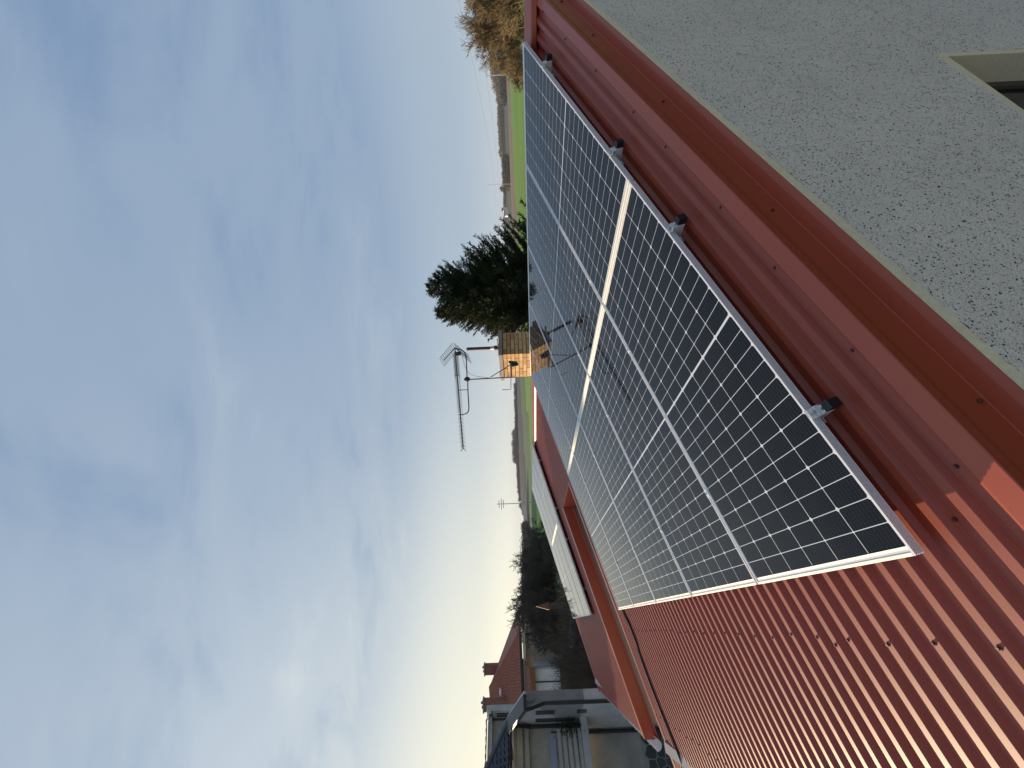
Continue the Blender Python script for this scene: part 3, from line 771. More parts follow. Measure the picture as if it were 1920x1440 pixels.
def gp(y, r):                     # ground point on photo row y at distance r
    a = math.atan((720 - y) / F); p = np.array((r * math.sin(a), r * math.cos(a), 0.)); p[2] = gz(p); return p

# ================================================================== VEGETATION
def leaves(pts, dirs, size, aspect=.45):
    """small quads around points, oriented along dirs; returns MB"""
    n = len(pts); d = dirs / (np.linalg.norm(dirs, axis=1, keepdims=True) + 1e-9)
    r = rng.normal(size=(n, 3)); a = np.cross(d, r); a /= (np.linalg.norm(a, axis=1, keepdims=True) + 1e-9)
    s = size * rng.uniform(.6, 1.4, (n, 1)); w_ = a * s * aspect * .5; l = d * s
    v = np.stack([pts - w_ * .4, pts + l * .5 - w_, pts + l, pts + l * .5 + w_], 1).reshape(-1, 3)
    mb = MB(); mb.v = [tuple(p) for p in v.tolist()]; mb.f = [(4 * i_, 4 * i_ + 1, 4 * i_ + 2, 4 * i_ + 3) for i_ in range(n)]; return mb
def join(a, b): a.add(b.v, b.f); return a

# --- the spruce
def spruce(base_pt, H, R, label, leaders, n_whorl=46, sun_side=None):
    r = Root('spruce_tree', label, 'tree', base_pt)
    tr = MB(); tr.tube([base_pt, base_pt + Z * H * .5, base_pt + Z * (H - .1)], [.16, .1, .015], 8)
    P_, D_, PW_, DW_ = [], [], [], []
    lim = MB()
    for (off, hh, rr, nw, zlow) in leaders:
        top = base_pt + off + Z * hh
        if np.linalg.norm(off) > .05: tr.tube([base_pt + Z * (hh * .72), base_pt + off * .8 + Z * hh * .82, top], [.06, .04, .01], 6)
        for k in range(nw):
            f = ((k + .5) / nw) ** 1.0; zz = hh - f * (hh - zlow)
            rad = rr * (f ** .85) + .06
            nb = int(6 + 11 * f)
            for b_i in range(nb):
                a = random.random() * 6.283; L_ = rad * random.uniform(.78, 1.09)
                el = .62 - .45 * f + random.uniform(-.2, .22)
                d0 = np.array((math.cos(a) * math.cos(el), math.sin(a) * math.cos(el), math.sin(el)))
                start = base_pt + off * min(1, max(0, (zz / hh - .55) / .45)) + Z * zz
                tp = []
                for q in range(6):
                    u_ = q / 5; tp.append(start + d0 * L_ * u_ + Z * (-.18 * f * L_ * math.sin(u_ * 2.2) + .16 * L_ * u_ ** 3))
                lim.tube(tp, [.012, .010, .008, .006, .004, .002], 3, caps=False)
                nseg = max(4, int(L_ / .048))
                lat = nrm(cross(d0, Z))
                for q in range(nseg):
                    u_ = (q + random.random()) / nseg
                    if u_ < .12: continue
                    i0 = min(4, int(u_ * 5)); fr_ = u_ * 5 - i0; p = tp[i0] * (1 - fr_) + tp[i0 + 1] * fr_
                    dd = nrm(tp[i0 + 1] - tp[i0])
                    tl = (.10 + .36 * (1 - u_) * min(1, L_ / 1.4)) * random.uniform(.6, 1.1)
                    for sg in (-1, 1):
                        td = nrm(dd * .75 + lat * sg * random.uniform(.5, .95) + Z * random.uniform(-.25, .2))
                        ns = max(2, int(tl / .045))
                        for m_ in range(ns):
                            pp = p + td * tl * m_ / ns
                            for _ in range(3):
                                warm = (pp - base_pt) @ np.array((sd[0], sd[1], 0)) > .35 * rr * f and random.random() < .55  # sun-facing side takes the lighter leaf colour, painting in sunlight
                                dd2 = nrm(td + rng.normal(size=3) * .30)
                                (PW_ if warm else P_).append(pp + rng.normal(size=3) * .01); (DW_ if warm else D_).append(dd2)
                for _ in range(3): P_.append(tp[-1] - dd * .05); D_.append(nrm(dd + rng.normal(size=3) * .25))
        for q in range(14):
            P_.append(top - Z * .02 * q); D_.append(nrm(rng.normal(size=3) * .5 + Z * .9))
    r.part('trunk', tr, 'bark'); r.part('limbs', lim, 'bark', kind='stuff')
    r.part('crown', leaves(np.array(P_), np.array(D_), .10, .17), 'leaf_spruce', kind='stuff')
    r.part('sun_painted_shoots', leaves(np.array(PW_), np.array(DW_), .10, .17), 'leaf_spruce_sunlit', kind='stuff')
    print('spruce leaves', len(P_) + len(PW_)); return r
sb = at(966, 533, 12.6); sb[2] = 0
apex = at(804, 533, 12.6)[2]; ap2 = at(822, 588, 12.6)
spruce(sb, apex, 2.2, 'dark green spruce tree with a ragged tip rising behind the panels beside the chimney',
       [(np.zeros(3), apex, 2.8, 46, apex - 4.9), (np.array((ap2[0] - sb[0], ap2[1] - sb[1], 0)), ap2[2], 1.35, 24, ap2[2] - 2.4)])
sb2 = at(966, 455, 13.4); sb2[2] = 0
h2 = at(925, 455, 13.4)[2]
# --- bare trees
def bare_tree(base_pt, H, label, group=None, m='bark_pale', mt='twig', spread=.5, depth=5, seed=0, lean=0., twig_r=.012, cat='tree', n0=1, name='bare_tree', trunkr=None):
    R_ = random.Random(seed); r = Root(name, label, cat, base_pt, group=group)
    tr = MB(); tw = MB(); tr0 = trunkr or H * .018
    def grow(p, d, L_, rad, lev):
        if lev > depth: return
        q = p; pts_ = [p]; dd = d
        ns = 3 if lev < depth - 1 else 2
        for _ in range(ns):
            dd = nrm(dd + np.array([R_.gauss(0, .13) for _ in range(3)]) + Z * (.07 if lev else 0)); q = q + dd * L_ / ns; pts_.append(q)
        rads = [max(twig_r * .5, rad * (1 - .4 * k / ns)) for k in range(ns + 1)]
        (tr if lev <= 1 else tw).tube(pts_, rads, 6 if lev <= 1 else 3, caps=False)
        if lev == depth: return
        nb = (2 if lev == 0 else 3) + (R_.random() < .6) + (1 if lev >= 2 else 0)
        for k in range(nb):
            i_ = ns if k < 2 else R_.randint(1, ns); ang = R_.uniform(.35, .85) * spread * 1.6; ph = R_.random() * 6.283
            s_ = nrm(cross(dd, (math.cos(ph), math.sin(ph), .3))); nd = nrm(dd * math.cos(ang) + s_ * math.sin(ang))
            grow(pts_[i_], nd, L_ * R_.uniform(.62, .84), rads[i_] * .62, lev + 1)
    for k in range(n0):
        a = R_.random() * 6.283; sp = 0 if n0 == 1 else .35
        grow(base_pt + np.array((math.cos(a), math.sin(a), 0)) * (.25 if n0 > 1 else 0), nrm((math.cos(a) * sp + lean, math.sin(a) * sp, 1)), H * .27, tr0, 0)
    zt_m = max(v[2] for v in tw.v) - base_pt[2]; k_ = H / zt_m; kx = (1 + k_) / 2
    for q_ in (tr, tw): q_.v = [(base_pt[0] + (v[0] - base_pt[0]) * kx, base_pt[1] + (v[1] - base_pt[1]) * kx, base_pt[2] + (v[2] - base_pt[2]) * k_) for v in q_.v]
    r.part('trunk', tr, m); r.part('twigs', tw, mt, kind='stuff'); return r
# right-hand row of sunlit bare trees
for k, (y, rr, H, sd_, lab) in enumerate([(20, 62, 12.5, 3, 'tallest sunlit bare tree with a rounded brown crown at the edge of the green field'),
                                       (52, 68, 10.5, 5, 'second sunlit bare tree, lower, left of the tallest one'), (-18, 58, 12, 8, 'bare brown tree at the picture edge beyond the ridge end'), (-60, 60, 12, 18, 'outermost bare brown tree past the ridge end'),
                                       (80, 78, 7, 11, 'small slanting bare tree at the end of the bare row')]):
    bare_tree(gp(y, rr), H, lab, 'bare trees by the green field', depth=6, seed=sd_, spread=.55, twig_r=.03, n0=2)
for k, (y, rr, sd_) in enumerate([(8, 54, 1), (35, 57, 2), (62, 62, 3), (78, 66, 4), (-15, 52, 6)]):
    bare_tree(gp(y, rr), 4.6, ['pale tangled bare bush below the tallest bare tree', 'pale bare bush in the middle of the bush row', 'olive brown bush near the panel corner', 'last low bush of the row by the panel corner', 'bush at the picture edge under the bare trees'][k], 'bushes along the green field', depth=5, seed=40 + sd_, spread=.6, twig_r=.028, n0=6, name='bare_bush', cat='bush')
# small evergreen bush in the green field
def bush(base_pt, w_, h_, label, m='leaf_hedge', n=2500, size=.12, name='bush', cat='bush', group=None, kind=None, trunk=True, mat_t='bark'):
    u_ = rng.normal(size=(n, 3)); u_ /= np.linalg.norm(u_, axis=1, keepdims=True)
    lump = 1 + .22 * np.sin(u_[:, 0] * 5 + base_pt[0]) * np.cos(u_[:, 1] * 4 + u_[:, 2] * 6 + base_pt[1])
    rad = rng.random((n, 1)) ** .35 * lump[:, None]
    p = base_pt + u_ * rad * np.array((w_ / 2, w_ / 2, h_ / 2)) + Z * h_ * .52
    lv = leaves(p, u_ + rng.normal(size=(n, 3)) * .8, size, .6)
    if kind: return solo(name, lv, m, kind=kind)
    r = Root(name, label, cat, base_pt, group=group)
    r.part('foliage', lv, m, kind='stuff')
    mb = MB()
    for k in range(4):
        a = k * 1.7; mb.tube([base_pt, base_pt + np.array((math.cos(a) * w_ * .12, math.sin(a) * w_ * .12, h_ * .45))], [h_ * .02, h_ * .008], 5)
    r.part('stem', mb, mat_t); return r
p = gp(258, 74); bush(p, 3.4, 2.6, 'small round green bush alone in the bright green field', 'leaf_green', 2600, .22)
# ================================================================== far woods
def wood(name, y0, y1, r, h, n, m, size, jit=40, base=0.):
    P_ = []; D_ = []
    n *= 4; size *= .5
    ys = rng.uniform(min(y0, y1), max(y0, y1), n // 60)
    for y in ys:
        rr = r + rng.uniform(-jit, jit); g_ = gp(y, rr); hh = h * rng.uniform(.55, 1.1); ww = hh * rng.uniform(.8, 1.4)
        u_ = rng.normal(size=(60, 3)); u_ /= np.linalg.norm(u_, axis=1, keepdims=True)
        P_.append(g_ + u_ * (rng.random((60, 1)) ** .5) * np.array((ww / 2, ww / 2, hh / 2)) + Z * hh * .5); D_.append(u_ + rng.normal(size=(60, 3)) * .7)
    solo(name, leaves(np.concatenate(P_), np.concatenate(D_), size, .7), m, kind='stuff')
wood('far_wood', -60, 165, 1150, 26, 9000, 'leaf_far', 6.5)
wood('far_wood', 60, 290, 1300, 17, 9000, 'leaf_far', 6)
wood('far_wood', 100, 190, 900, 12, 4000, 'leaf_far_dark', 5, 20)
wood('far_wood', 296, 352, 880, 14, 4000, 'leaf_far_dark', 5, 25)
wood('far_wood', 340, 470, 1350, 8, 3000, 'leaf_far', 4)
wood('far_wood', 718, 1000, 1050, 7, 7000, 'leaf_far_dark', 4, 100)
wood('far_wood', 808, 866, 1080, 16, 2400, 'leaf_far', 4, 20)
wood('far_wood', 1012, 1200, 240, 8, 12000, 'leaf_far_dark', 1.6, 50)
wood('far_wood', 1030, 1190, 130, 3.2, 6000, 'leaf_far_dark', .9, 30)
wood('far_wood', 985, 1012, 400, 7, 2500, 'leaf_far_dark', 2.2, 40)
# skyline tree and pole by the brown field
bare_tree(gp(350, 900), 22, 'lone bare tree on the skyline beside a thin pole', depth=5, seed=77, twig_r=.35, m='leaf_far', mt='leaf_far', trunkr=.5)
def pole(base_pt, H, arms, label, r0=.13, mt='pole'):
    r = Root('utility_pole', label, 'utility pole', base_pt, group='utility poles')
    r.part('post', MB().tube([base_pt, base_pt + Z * H], [r0, r0 * .6], 8), mt)
    dx = nrm((1, .25, 0))
    for (zf, L_) in arms:
        a_ = r.part('crossarm', MB().obox(base_pt + Z * (H * zf), dx * L_ / 2, nrm((-.25, 1, 0)) * .06, Z * .06), 'pipe_dark')
        mb = MB()
        for q in (-.45, .45): mb.tube([base_pt + Z * H * zf + dx * L_ * q, base_pt + Z * (H * zf + .15) + dx * L_ * q], .03, 6)
        r.part('insulator', mb, 'pipe_dark', parent=a_)
    return r
pg = gp(944, 105); pole(pg, 7.2 + 105 * .0 + 5.9, [(.955, 1.7), (.91, 2.6), (.87, 1.9)], 'pale concrete utility pole with three crossarms in the valley by the hill')
pole(gp(140, 240), 15, [(.96, 3.2)], 'pale utility pole with one crossarm standing before the dark wood', .22)
pole(gp(345, 620), 34, [(.97, 4)], 'thin far pole beside the lone bare skyline tree', .3)
# overhead wires
for k, (x0, x1) in enumerate([(853, 928), (882, 931), (905, 933)]):
    p0 = at(x0, -30, 60); p1 = at(x1, 440, 260); ptsw = []
    for q in range(25):
        u_ = q / 24; p = p0 * (1 - u_) + p1 * u_; p = p - Z * 4 * 3.0 * u_ * (1 - u_); ptsw.append(p)
    solo('overhead_wire', MB().tube(ptsw, .02 + .0, 4), 'bluegrey', ['highest thin overhead wire crossing the sky towards the brown field', 'middle thin overhead wire above the bare trees', 'lowest thin overhead wire above the wood'][k], 'wire', group='overhead wires')
# a few far buildings on the skyline
for k, (y, rr, w_, h_, lab) in enumerate([(400, 1150, 16, 9, 'larger pale far building on the skyline above the brown field'), (393, 1180, 9, 14, 'narrow far building behind the larger pale one')]):
    g_ = gp(y, rr); ex = nrm((1, 0, 0)); 
    r = Root('far_house', lab, 'house', g_)
    r.part('wall', MB().obox(g_ + Z * h_ * .4, ex * w_ / 2, np.array((0, 5, 0)), Z * h_ * .45), 'render_white')
    mb = MB(); tz = g_ + Z * h_ * .85; mb.add([tz - ex * w_ * .55 - (0, 6, 0), tz + ex * w_ * .55 - (0, 6, 0), tz + ex * w_ * .55 + (0, 6, 0), tz - ex * w_ * .55 + (0, 6, 0), tz - ex * w_ * .5 + Z * h_ * .3, tz + ex * w_ * .5 + Z * h_ * .3], [(0, 1, 5, 4), (2, 3, 4, 5), (1, 2, 5), (3, 0, 4), (0, 3, 2, 1)])
    r.part('roof', mb, 'tile_orange')

# ================================================================== NEIGHBOUR HOUSES
def tiled(root, quad, m, rows_, cols, name='roof_tiles', th=.03, wave=.03, parent=None):
    """quad: eave-left, eave-right, top-right, top-left; overlapping courses with rolled tiles (stuff)"""
    a, b, c, d = [np.array(q) for q in quad]; nn = nrm(cross(b - a, d - a)); nn = nn * (1 if nn[2] > 0 else -1)
    mb = MB(); per = 6
    for r_ in range(rows_):
        v0, v1 = r_ / rows_, (r_ + 1.12) / rows_; v1 = min(v1, 1.0)
        L0, R0 = a + (d - a) * v0, b + (c - b) * v0; L1, R1 = a + (d - a) * v1, b + (c - b) * v1
        w0 = np.linalg.norm(R0 - L0); nc = max(1, int(round(cols * w0 / np.linalg.norm(b - a))))
        vs = []; n = nc * per + 1
        for q in range(n):
            u_ = q / (n - 1); hh = wave * (.5 + .5 * math.cos(q / per * 6.283))
            vs.append(L0 + (R0 - L0) * u_ + nn * (th + hh))
        for q in range(n):
            u_ = q / (n - 1); hh = wave * (.5 + .5 * math.cos(q / per * 6.283))
            vs.append(L1 + (R1 - L1) * u_ + nn * (hh + .002))
        for q in range(n): vs.append(L0 + (R0 - L0) * (q / (n - 1)))
        mb.add(vs, [(q, q + 1, n + q + 1, n + q) for q in range(n - 1)] + [(2 * n + q, 2 * n + q + 1, q + 1, q) for q in range(n - 1)])
    return root.part(name, mb, m, kind='stuff', parent=parent)
def quadwall(root, name, p, q, z0, z1, m, thick=.25, z1b=None, parent=None):
    p = np.array((p[0], p[1], 0.)); q = np.array((q[0], q[1], 0.)); d = nrm(q - p); nn = cross(d, Z); 
    if nn @ (EYE - p) > 0: nn = -nn
    nn = nn * thick; zb = z1 if z1b is None else z1b
    mb = MB().hexa([p + Z * z0, q + Z * z0, q + nn + Z * z0, p + nn + Z * z0, p + Z * z1, q + Z * zb, q + nn + Z * zb, p + nn + Z * z1])
    return root.part(name, mb, m, parent=parent)
def cyl(root, name, pts_, r_, m, n=8, parent=None): return root.part(name, MB().tube(pts_, r_, n), m, parent=parent)

# --- house with the red hipped roof, behind
D1 = 40.; K = D1 / 27
hr = Root('red_roof_house', 'house with a red tiled hipped roof and two brick chimneys beyond the grey house', 'house', (at(1050, 1240, D1)[0], at(1050, 1240, D1)[1], 0))
eR = at(974, 1184, D1); eL = at(975, 1345, D1 - 1.5 * K); zE = eR[2]; eL[2] = zE
pk = at(918, 1288, D1 + 4.5 * K)
back = nrm(cross(nrm(eR - eL), Z)); back = back * (1 if back[1] > 0 else -1)
pk2 = at(921, 1335, D1 + 4.5 * K); pk2[2] = pk[2] - .1
tiled(hr, [eL - Z * 0, eR, pk, pk2], 'tile_red', 20, 24, wave=.06, th=.045)
mb = MB(); bR = eR + back * 9 * K; bL = eL + back * 9 * K
mb.add([eR, bR, pk, eL, bL, pk2], [(0, 1, 2), (1, 4, 5, 2), (4, 3, 5)]); hr.part('roof_back', mb, 'tile_red')
mb = MB(); mb.tube([eR, pk], .09, 8).tube([pk, pk2], .09, 8); hr.part('ridge_tiles', mb, 'tile_red')
mb = MB(); mb.obox((eR + eL) / 2 - Z * .10 - back * .05 * K, (eR - eL) / 2, back * .06 * K, Z * .07 * K); hr.part('gutter', mb, 'pipe_dark')
mb = MB(); mb.obox((eR + eL) / 2 - Z * .28 * K + back * .25 * K, (eR - eL) / 2 * .99, back * .28 * K, Z * .09 * K); hr.part('cornice', mb, 'render_beige')
wR = eR + back * .55 * K - nrm(eR - eL) * .25 * K; wL = eL + back * .55 * K
quadwall(hr, 'wall', wR, wL, 0, zE - .32 * K, 'render_beige', .3)
sR = wR + back * 8 * K
quadwall(hr, 'wall', wR, sR, 0, zE - .32 * K, 'render_beige', .3)
cyl(hr, 'downpipe', [eR - Z * .12 - nrm(eR - eL) * .05, eR - Z * .3, wR - back * .1 - Z * .6, wR - back * .1 - Z * 8.0], .055, 'pipe_dark')
# projecting white bay with its own small tiled roof
e1 = nrm(eL - eR)
b0 = wR + e1 * ((at(990, 1232, D1) - wR) @ e1); zt = at(978, 1240, D1 - .6 * K)[2]; zb_ = at(993, 1240, D1 - 2.2 * K)[2]
tiled(hr, [b0 - back * 2.0 * K + e1 * 7 * K + Z * (zb_ - b0[2]), b0 - back * 2.0 * K + Z * (zb_ - b0[2]), b0 - back * .02 + Z * (zt - b0[2] - .1), b0 - back * .02 + e1 * 7 * K + Z * (zt - b0[2] - .1)], 'tile_orange', 9, 26, 'bay_roof', wave=.04)
mb = MB(); mb.obox(b0 - back * 1.95 * K + e1 * 3.5 * K + Z * (zb_ - b0[2] - .16 * K), e1 * 3.5 * K, back * .04, Z * .14 * K); hr.part('bay_fascia', mb, 'timber_orange')
zwb = at(1051, 1270, D1 - 2 * K)[2]; bw = b0 - back * 1.6 * K; quadwall(hr, 'bay_wall', bw + e1 * .1 * K, bw + e1 * 7 * K, zwb, zb_ - .25 * K, 'render_white', .2)
quadwall(hr, 'bay_wall', bw + e1 * .1 * K, bw + e1 * .1 * K + back * 1.5 * K, zwb, zb_ - .25 * K, 'render_white', .2)
quadwall(hr, 'bay_base', bw + e1 * .1 * K, bw + e1 * 7 * K, 0, zwb, 'timber', .2)
cyl(hr, 'downpipe', [bw - back * .06 + e1 * .9 * K + Z * (zb_ - .2 * K - bw[2]), bw - back * .06 + e1 * .9 * K + Z * (zwb - bw[2])], .05, 'pipe_dark')
for (x0, x1, ya, yb, dd) in ((909, 938, 1245.5, 1264, D1 + 5.2 * K), (907, 950, 1311, 1332.5, D1 + 1.5 * K)):
    A_, B_ = at(x0, ya, dd), at(x0, yb, dd); e_ = B_ - A_; e_[2] = 0; zb2 = at(x1 + 12, ya, dd)[2]
    cx = (A_ + B_) / 2
    c_ = hr.part('roof_chimney', MB().obox(np.array((cx[0], cx[1], (A_[2] + zb2) / 2)), e_ / 2, back * .28 * K, Z * (A_[2] - zb2) / 2), 'brick_far')
    hr.part('chimney_cap', MB().obox(np.array((cx[0], cx[1], A_[2] + .04)), e_ / 2 * 1.16, back * .34 * K, Z * .045 * K), 'concrete', parent=c_)
    hr.part('chimney_pots', MB().tube([cx + Z * (A_[2] - cx[2] + .08) - e_ * .2, cx + Z * (A_[2] - cx[2] + .3) - e_ * .2], .08 * K, 8).tube([cx + Z * (A_[2] - cx[2] + .08) + e_ * .2, cx + Z * (A_[2] - cx[2] + .24) + e_ * .2], .08 * K, 8), 'pipe_dark', parent=c_)
q = at(929, 1299.5, D1 + 2.2 * K); sl_ = nrm((pk + pk2) / 2 - (eR + eL) / 2 - e1 * (((pk + pk2) / 2 - (eR + eL) / 2) @ e1)); sn = nrm(cross(e1, sl_)); sn = sn * (1 if sn[2] > 0 else -1)
qq = q + sn * (.10 - ((q - eR) @ sn)); hr.part('skylight', MB().obox(qq, e1 * .22 * K, sl_ * .14 * K, sn * .05 * K), 'gutter_grey')

# --- grey house at the left (bottom of the picture)
D2 = 15.0
fd = nrm((-.577, -.817, 0)); sdv = np.array((fd[1], -fd[0], 0.))     # front face runs off to the camera's left; sdv recedes
def yrow(p, d, y):                             # where the plan line p + k d crosses photo row y
    m_ = (720 - y) / F; k = (m_ * p[1] - p[0]) / (d[0] - m_ * d[1]); return p + d * k
cor = at(1000, 1359, D2); cor[2] = 0
ctl = yrow(cor, sdv, 1372)                     # set-back corner of the lower storey
nea = yrow(cor, -sdv, 1316)
hg = Root('grey_house', 'weathered grey rendered house with dark tiled roof, black downpipes and a stone plinth', 'house', cor)
def zat(x, y, p): return 7.2 + (hor(y) - x) / F * p[1]
zG = zat(957, 1359, cor); zN = zat(976, 1316, nea); zC = zat(944, 1359, cor)
zled = zat(1086, 1373, ctl); zpl = zat(1196, 1376, ctl)
quadwall(hg, 'front_wall', cor, cor + fd * 2.4, zled, zG - .12, 'render_beige', .35)
quadwall(hg, 'lower_wall', ctl, ctl + fd * 2.6, zpl, zled - .1, 'render_grey', .35)
for (za_, h_, m_, nm_) in ((zG - .34, .10, 'render_beige', 'cornice'), (zG - .60, .07, 'render_white', 'cornice_band')):
    hg.part(nm_, MB().obox(cor + fd * 1.2 - sdv * .07 + Z * za_, fd * 1.19, sdv * .07, Z * h_), 'render_beige')
# flank wall with tall niches, gable verge rising to the left
mb = MB(); th_ = -fd * .3
p_, q_ = nea, ctl
def gz_(p): return zN + (zC - zN) * ((p - nea) @ (cor - nea)) / ((cor - nea) @ (cor - nea))
def lift(a, zz): return np.array((a[0], a[1], zz))
mb.hexa([lift(p_, 0), lift(q_, 0), lift(q_ + th_, 0), lift(p_ + th_, 0), lift(p_, gz_(p_) - .2), lift(q_, zled), lift(q_ + th_, zled), lift(p_ + th_, gz_(p_) - .2)])
mb.hexa([lift(nea, zled + .01), lift(cor, zled + .01), lift(cor + th_, zled + .01), lift(nea + th_, zled + .01), lift(nea, zN - .12), lift(cor, zC - .15), lift(cor + th_, zC - .15), lift(nea + th_, zN - .12)])
hg.part('flank_wall', mb, 'render_blue')
for (ya, yb, xa, xb) in ((1333.5, 1340.5, 1004, 1040), (1348.5, 1354.5, 1004, 1079), (1334, 1340, 1082, 1100)):
    A_, B_ = yrow(cor, sdv, ya), yrow(cor, sdv, yb); z1_, z0_ = zat(xa, ya, A_), zat(xb, ya, A_)
    c_ = (A_ + B_) / 2 + fd * .004
    hg.part('niche_frame', MB().obox(lift(c_, (z0_ + z1_) / 2) - fd * .0, (B_ - A_) / 2 * 1.0, fd * .018, Z * (z1_ - z0_) / 2), 'tile_ridge')
    hg.part('niche_pane', MB().obox(lift(c_, (z0_ + z1_) / 2) , (B_ - A_) / 2 * .78, fd * .024, Z * ((z1_ - z0_) / 2 - .05)), 'window_dark')
va, vb = nea - sdv * .35, cor + sdv * .4
mb = MB(); sh = fd * .35
za_, zb__ = gz_(va) , gz_(vb)
mb.hexa([lift(va + sh, za_ - .11), lift(vb + sh, zb__ - .11), lift(vb + fd * -.1, zb__ - .11), lift(va + fd * -.1, za_ - .11), lift(va + sh, za_), lift(vb + sh, zb__), lift(vb + fd * -.1, zb__), lift(va + fd * -.1, za_)])
hg.part('gable_verge', mb, 'pipe_dark')
hg.part('verge_board', MB().hexa([lift(va + sh * .2, za_ - .42), lift(vb + sh * .2, zb__ - .42), lift(vb, zb__ - .42), lift(va, za_ - .42), lift(va + sh * .2, za_ - .11), lift(vb + sh * .2, zb__ - .11), lift(vb, zb__ - .11), lift(va, za_ - .11)]), 'bluegrey')
# dark tiled hipped roof over the front
pe0 = cor - sdv * .45 + Z * (zG + .03) - np.array((0, 0, cor[2])); pe1 = pe0 + fd * 3.0
hipd = (fd + sdv); rise = .80
top0 = pe0 + hipd * 2.6 + Z * rise * 2.6; top1 = pe1 + sdv * 2.6 + Z * rise * 2.6
tiled(hg, [pe0, pe1, top1, top0], 'tile_dark', 14, 15, wave=.05, th=.035)
mb = MB()
for q in range(16):
    a_ = pe0 + (top0 - pe0) * q / 16 + Z * .06; b__ = pe0 + (top0 - pe0) * (q + 1.15) / 16 + Z * .075; mb.tube([a_, b__], [.07, .095], 8)
hg.part('hip_tiles', mb, 'tile_ridge', kind='stuff')
hg.part('roof_underside', MB().add([pe0 + sdv * .05, pe1 + sdv * .05, top1 - Z * .05, top0 - Z * .05, pe0 + sdv * 5], [(0, 1, 2, 3), (0, 3, 4)]), 'timber')
mb = MB(); R_ = .075; pr = [(-math.cos(x) * R_, -math.sin(x) * R_) for x in np.linspace(0, math.pi, 9)]
mb.extrude([pe0 - sdv * (.06 - x) + Z * (y - .02) for x, y in pr], (0, 0, 0), fd * 2.9); mb.extrude([pe0 - sdv * (.06 - x * .9) + Z * (y * .9 - .02) for x, y in pr][::-1], (0, 0, 0), fd * 2.9)
hg.part('gutter', mb, 'pipe_dark')
cyl(hg, 'downpipe', [pe0 + fd * .15 - sdv * .04 - Z * .08, pe0 + fd * .12 - Z * .28, cor - sdv * .09 + fd * .08 + Z * (zG - .75), cor - sdv * .09 + fd * .08 + Z * zled], .06, 'pipe_dark')
cyl(hg, 'downpipe', [lift(ctl - sdv * .09 + fd * .1, zled + .0), lift(ctl - sdv * .09 + fd * .1, zled - .3), lift(ctl - sdv * .09 + fd * .1, 0)], .06, 'pipe_dark')
cyl(hg, 'downpipe', [lift(nea - sdv * .25 + fd * .3, zN - .15), lift(nea - sdv * .2 + fd * .25, zN - .35), lift(nea + fd * .07 , zN - .8), lift(nea + fd * .07, 0)], .055, 'pipe_dark')
# balcony slab, railing slats, dark mat
lb = cor - sdv * 0
sl0 = lift(cor - sdv * .55 + fd * .12, zled - .04)
hg.part('balcony_slab', MB().obox(lift(cor + fd * 1.3 - sdv * .15, zled - .10), fd * 1.3, sdv * .55, Z * .09), 'render_grey')
hg.part('balcony_edge', MB().obox(lift(cor + fd * 1.3 - sdv * .70, zled - .05), fd * 1.3, sdv * .02, Z * .12), 'render_blue')
rl = cor - sdv * .62
zt_ = zat(1040, 1400, rl)
for k in range(5):
    hg.part('balcony_slat', MB().obox(lift(rl + fd * 1.4, zled + .14 + k * (zt_ - zled - .1) / 5), fd * 1.1, sdv * .015, Z * .062), 'render_grey')
for k in (.38, 1.4, 2.4): hg.part('balcony_post', MB().obox(lift(rl + fd * k - sdv * -.03, (zled + zt_) / 2 + .05), fd * .02, sdv * .02, Z * ((zt_ - zled) / 2 + .08)), 'pipe_dark')
hg.part('clothes_rack', MB().obox(lift(rl + fd * 1.2 - sdv * .03, zt_ + .10), fd * .75, sdv * .012, Z * .10), 'cloth')
r_ = Root('balcony_plant', 'dark green trailing plant hanging over the end of the grey balcony', 'plant', lift(rl + fd * .2, zled))
P_ = lift(rl + fd * .28, (zled + zt_) / 2) + rng.normal(size=(700, 3)) * np.array((.13, .13, .2)); r_.part('leaves', leaves(P_, rng.normal(size=(700, 3)) - np.array((0, 0, .6)), .07, .5), 'leaf_hedge', kind='stuff')
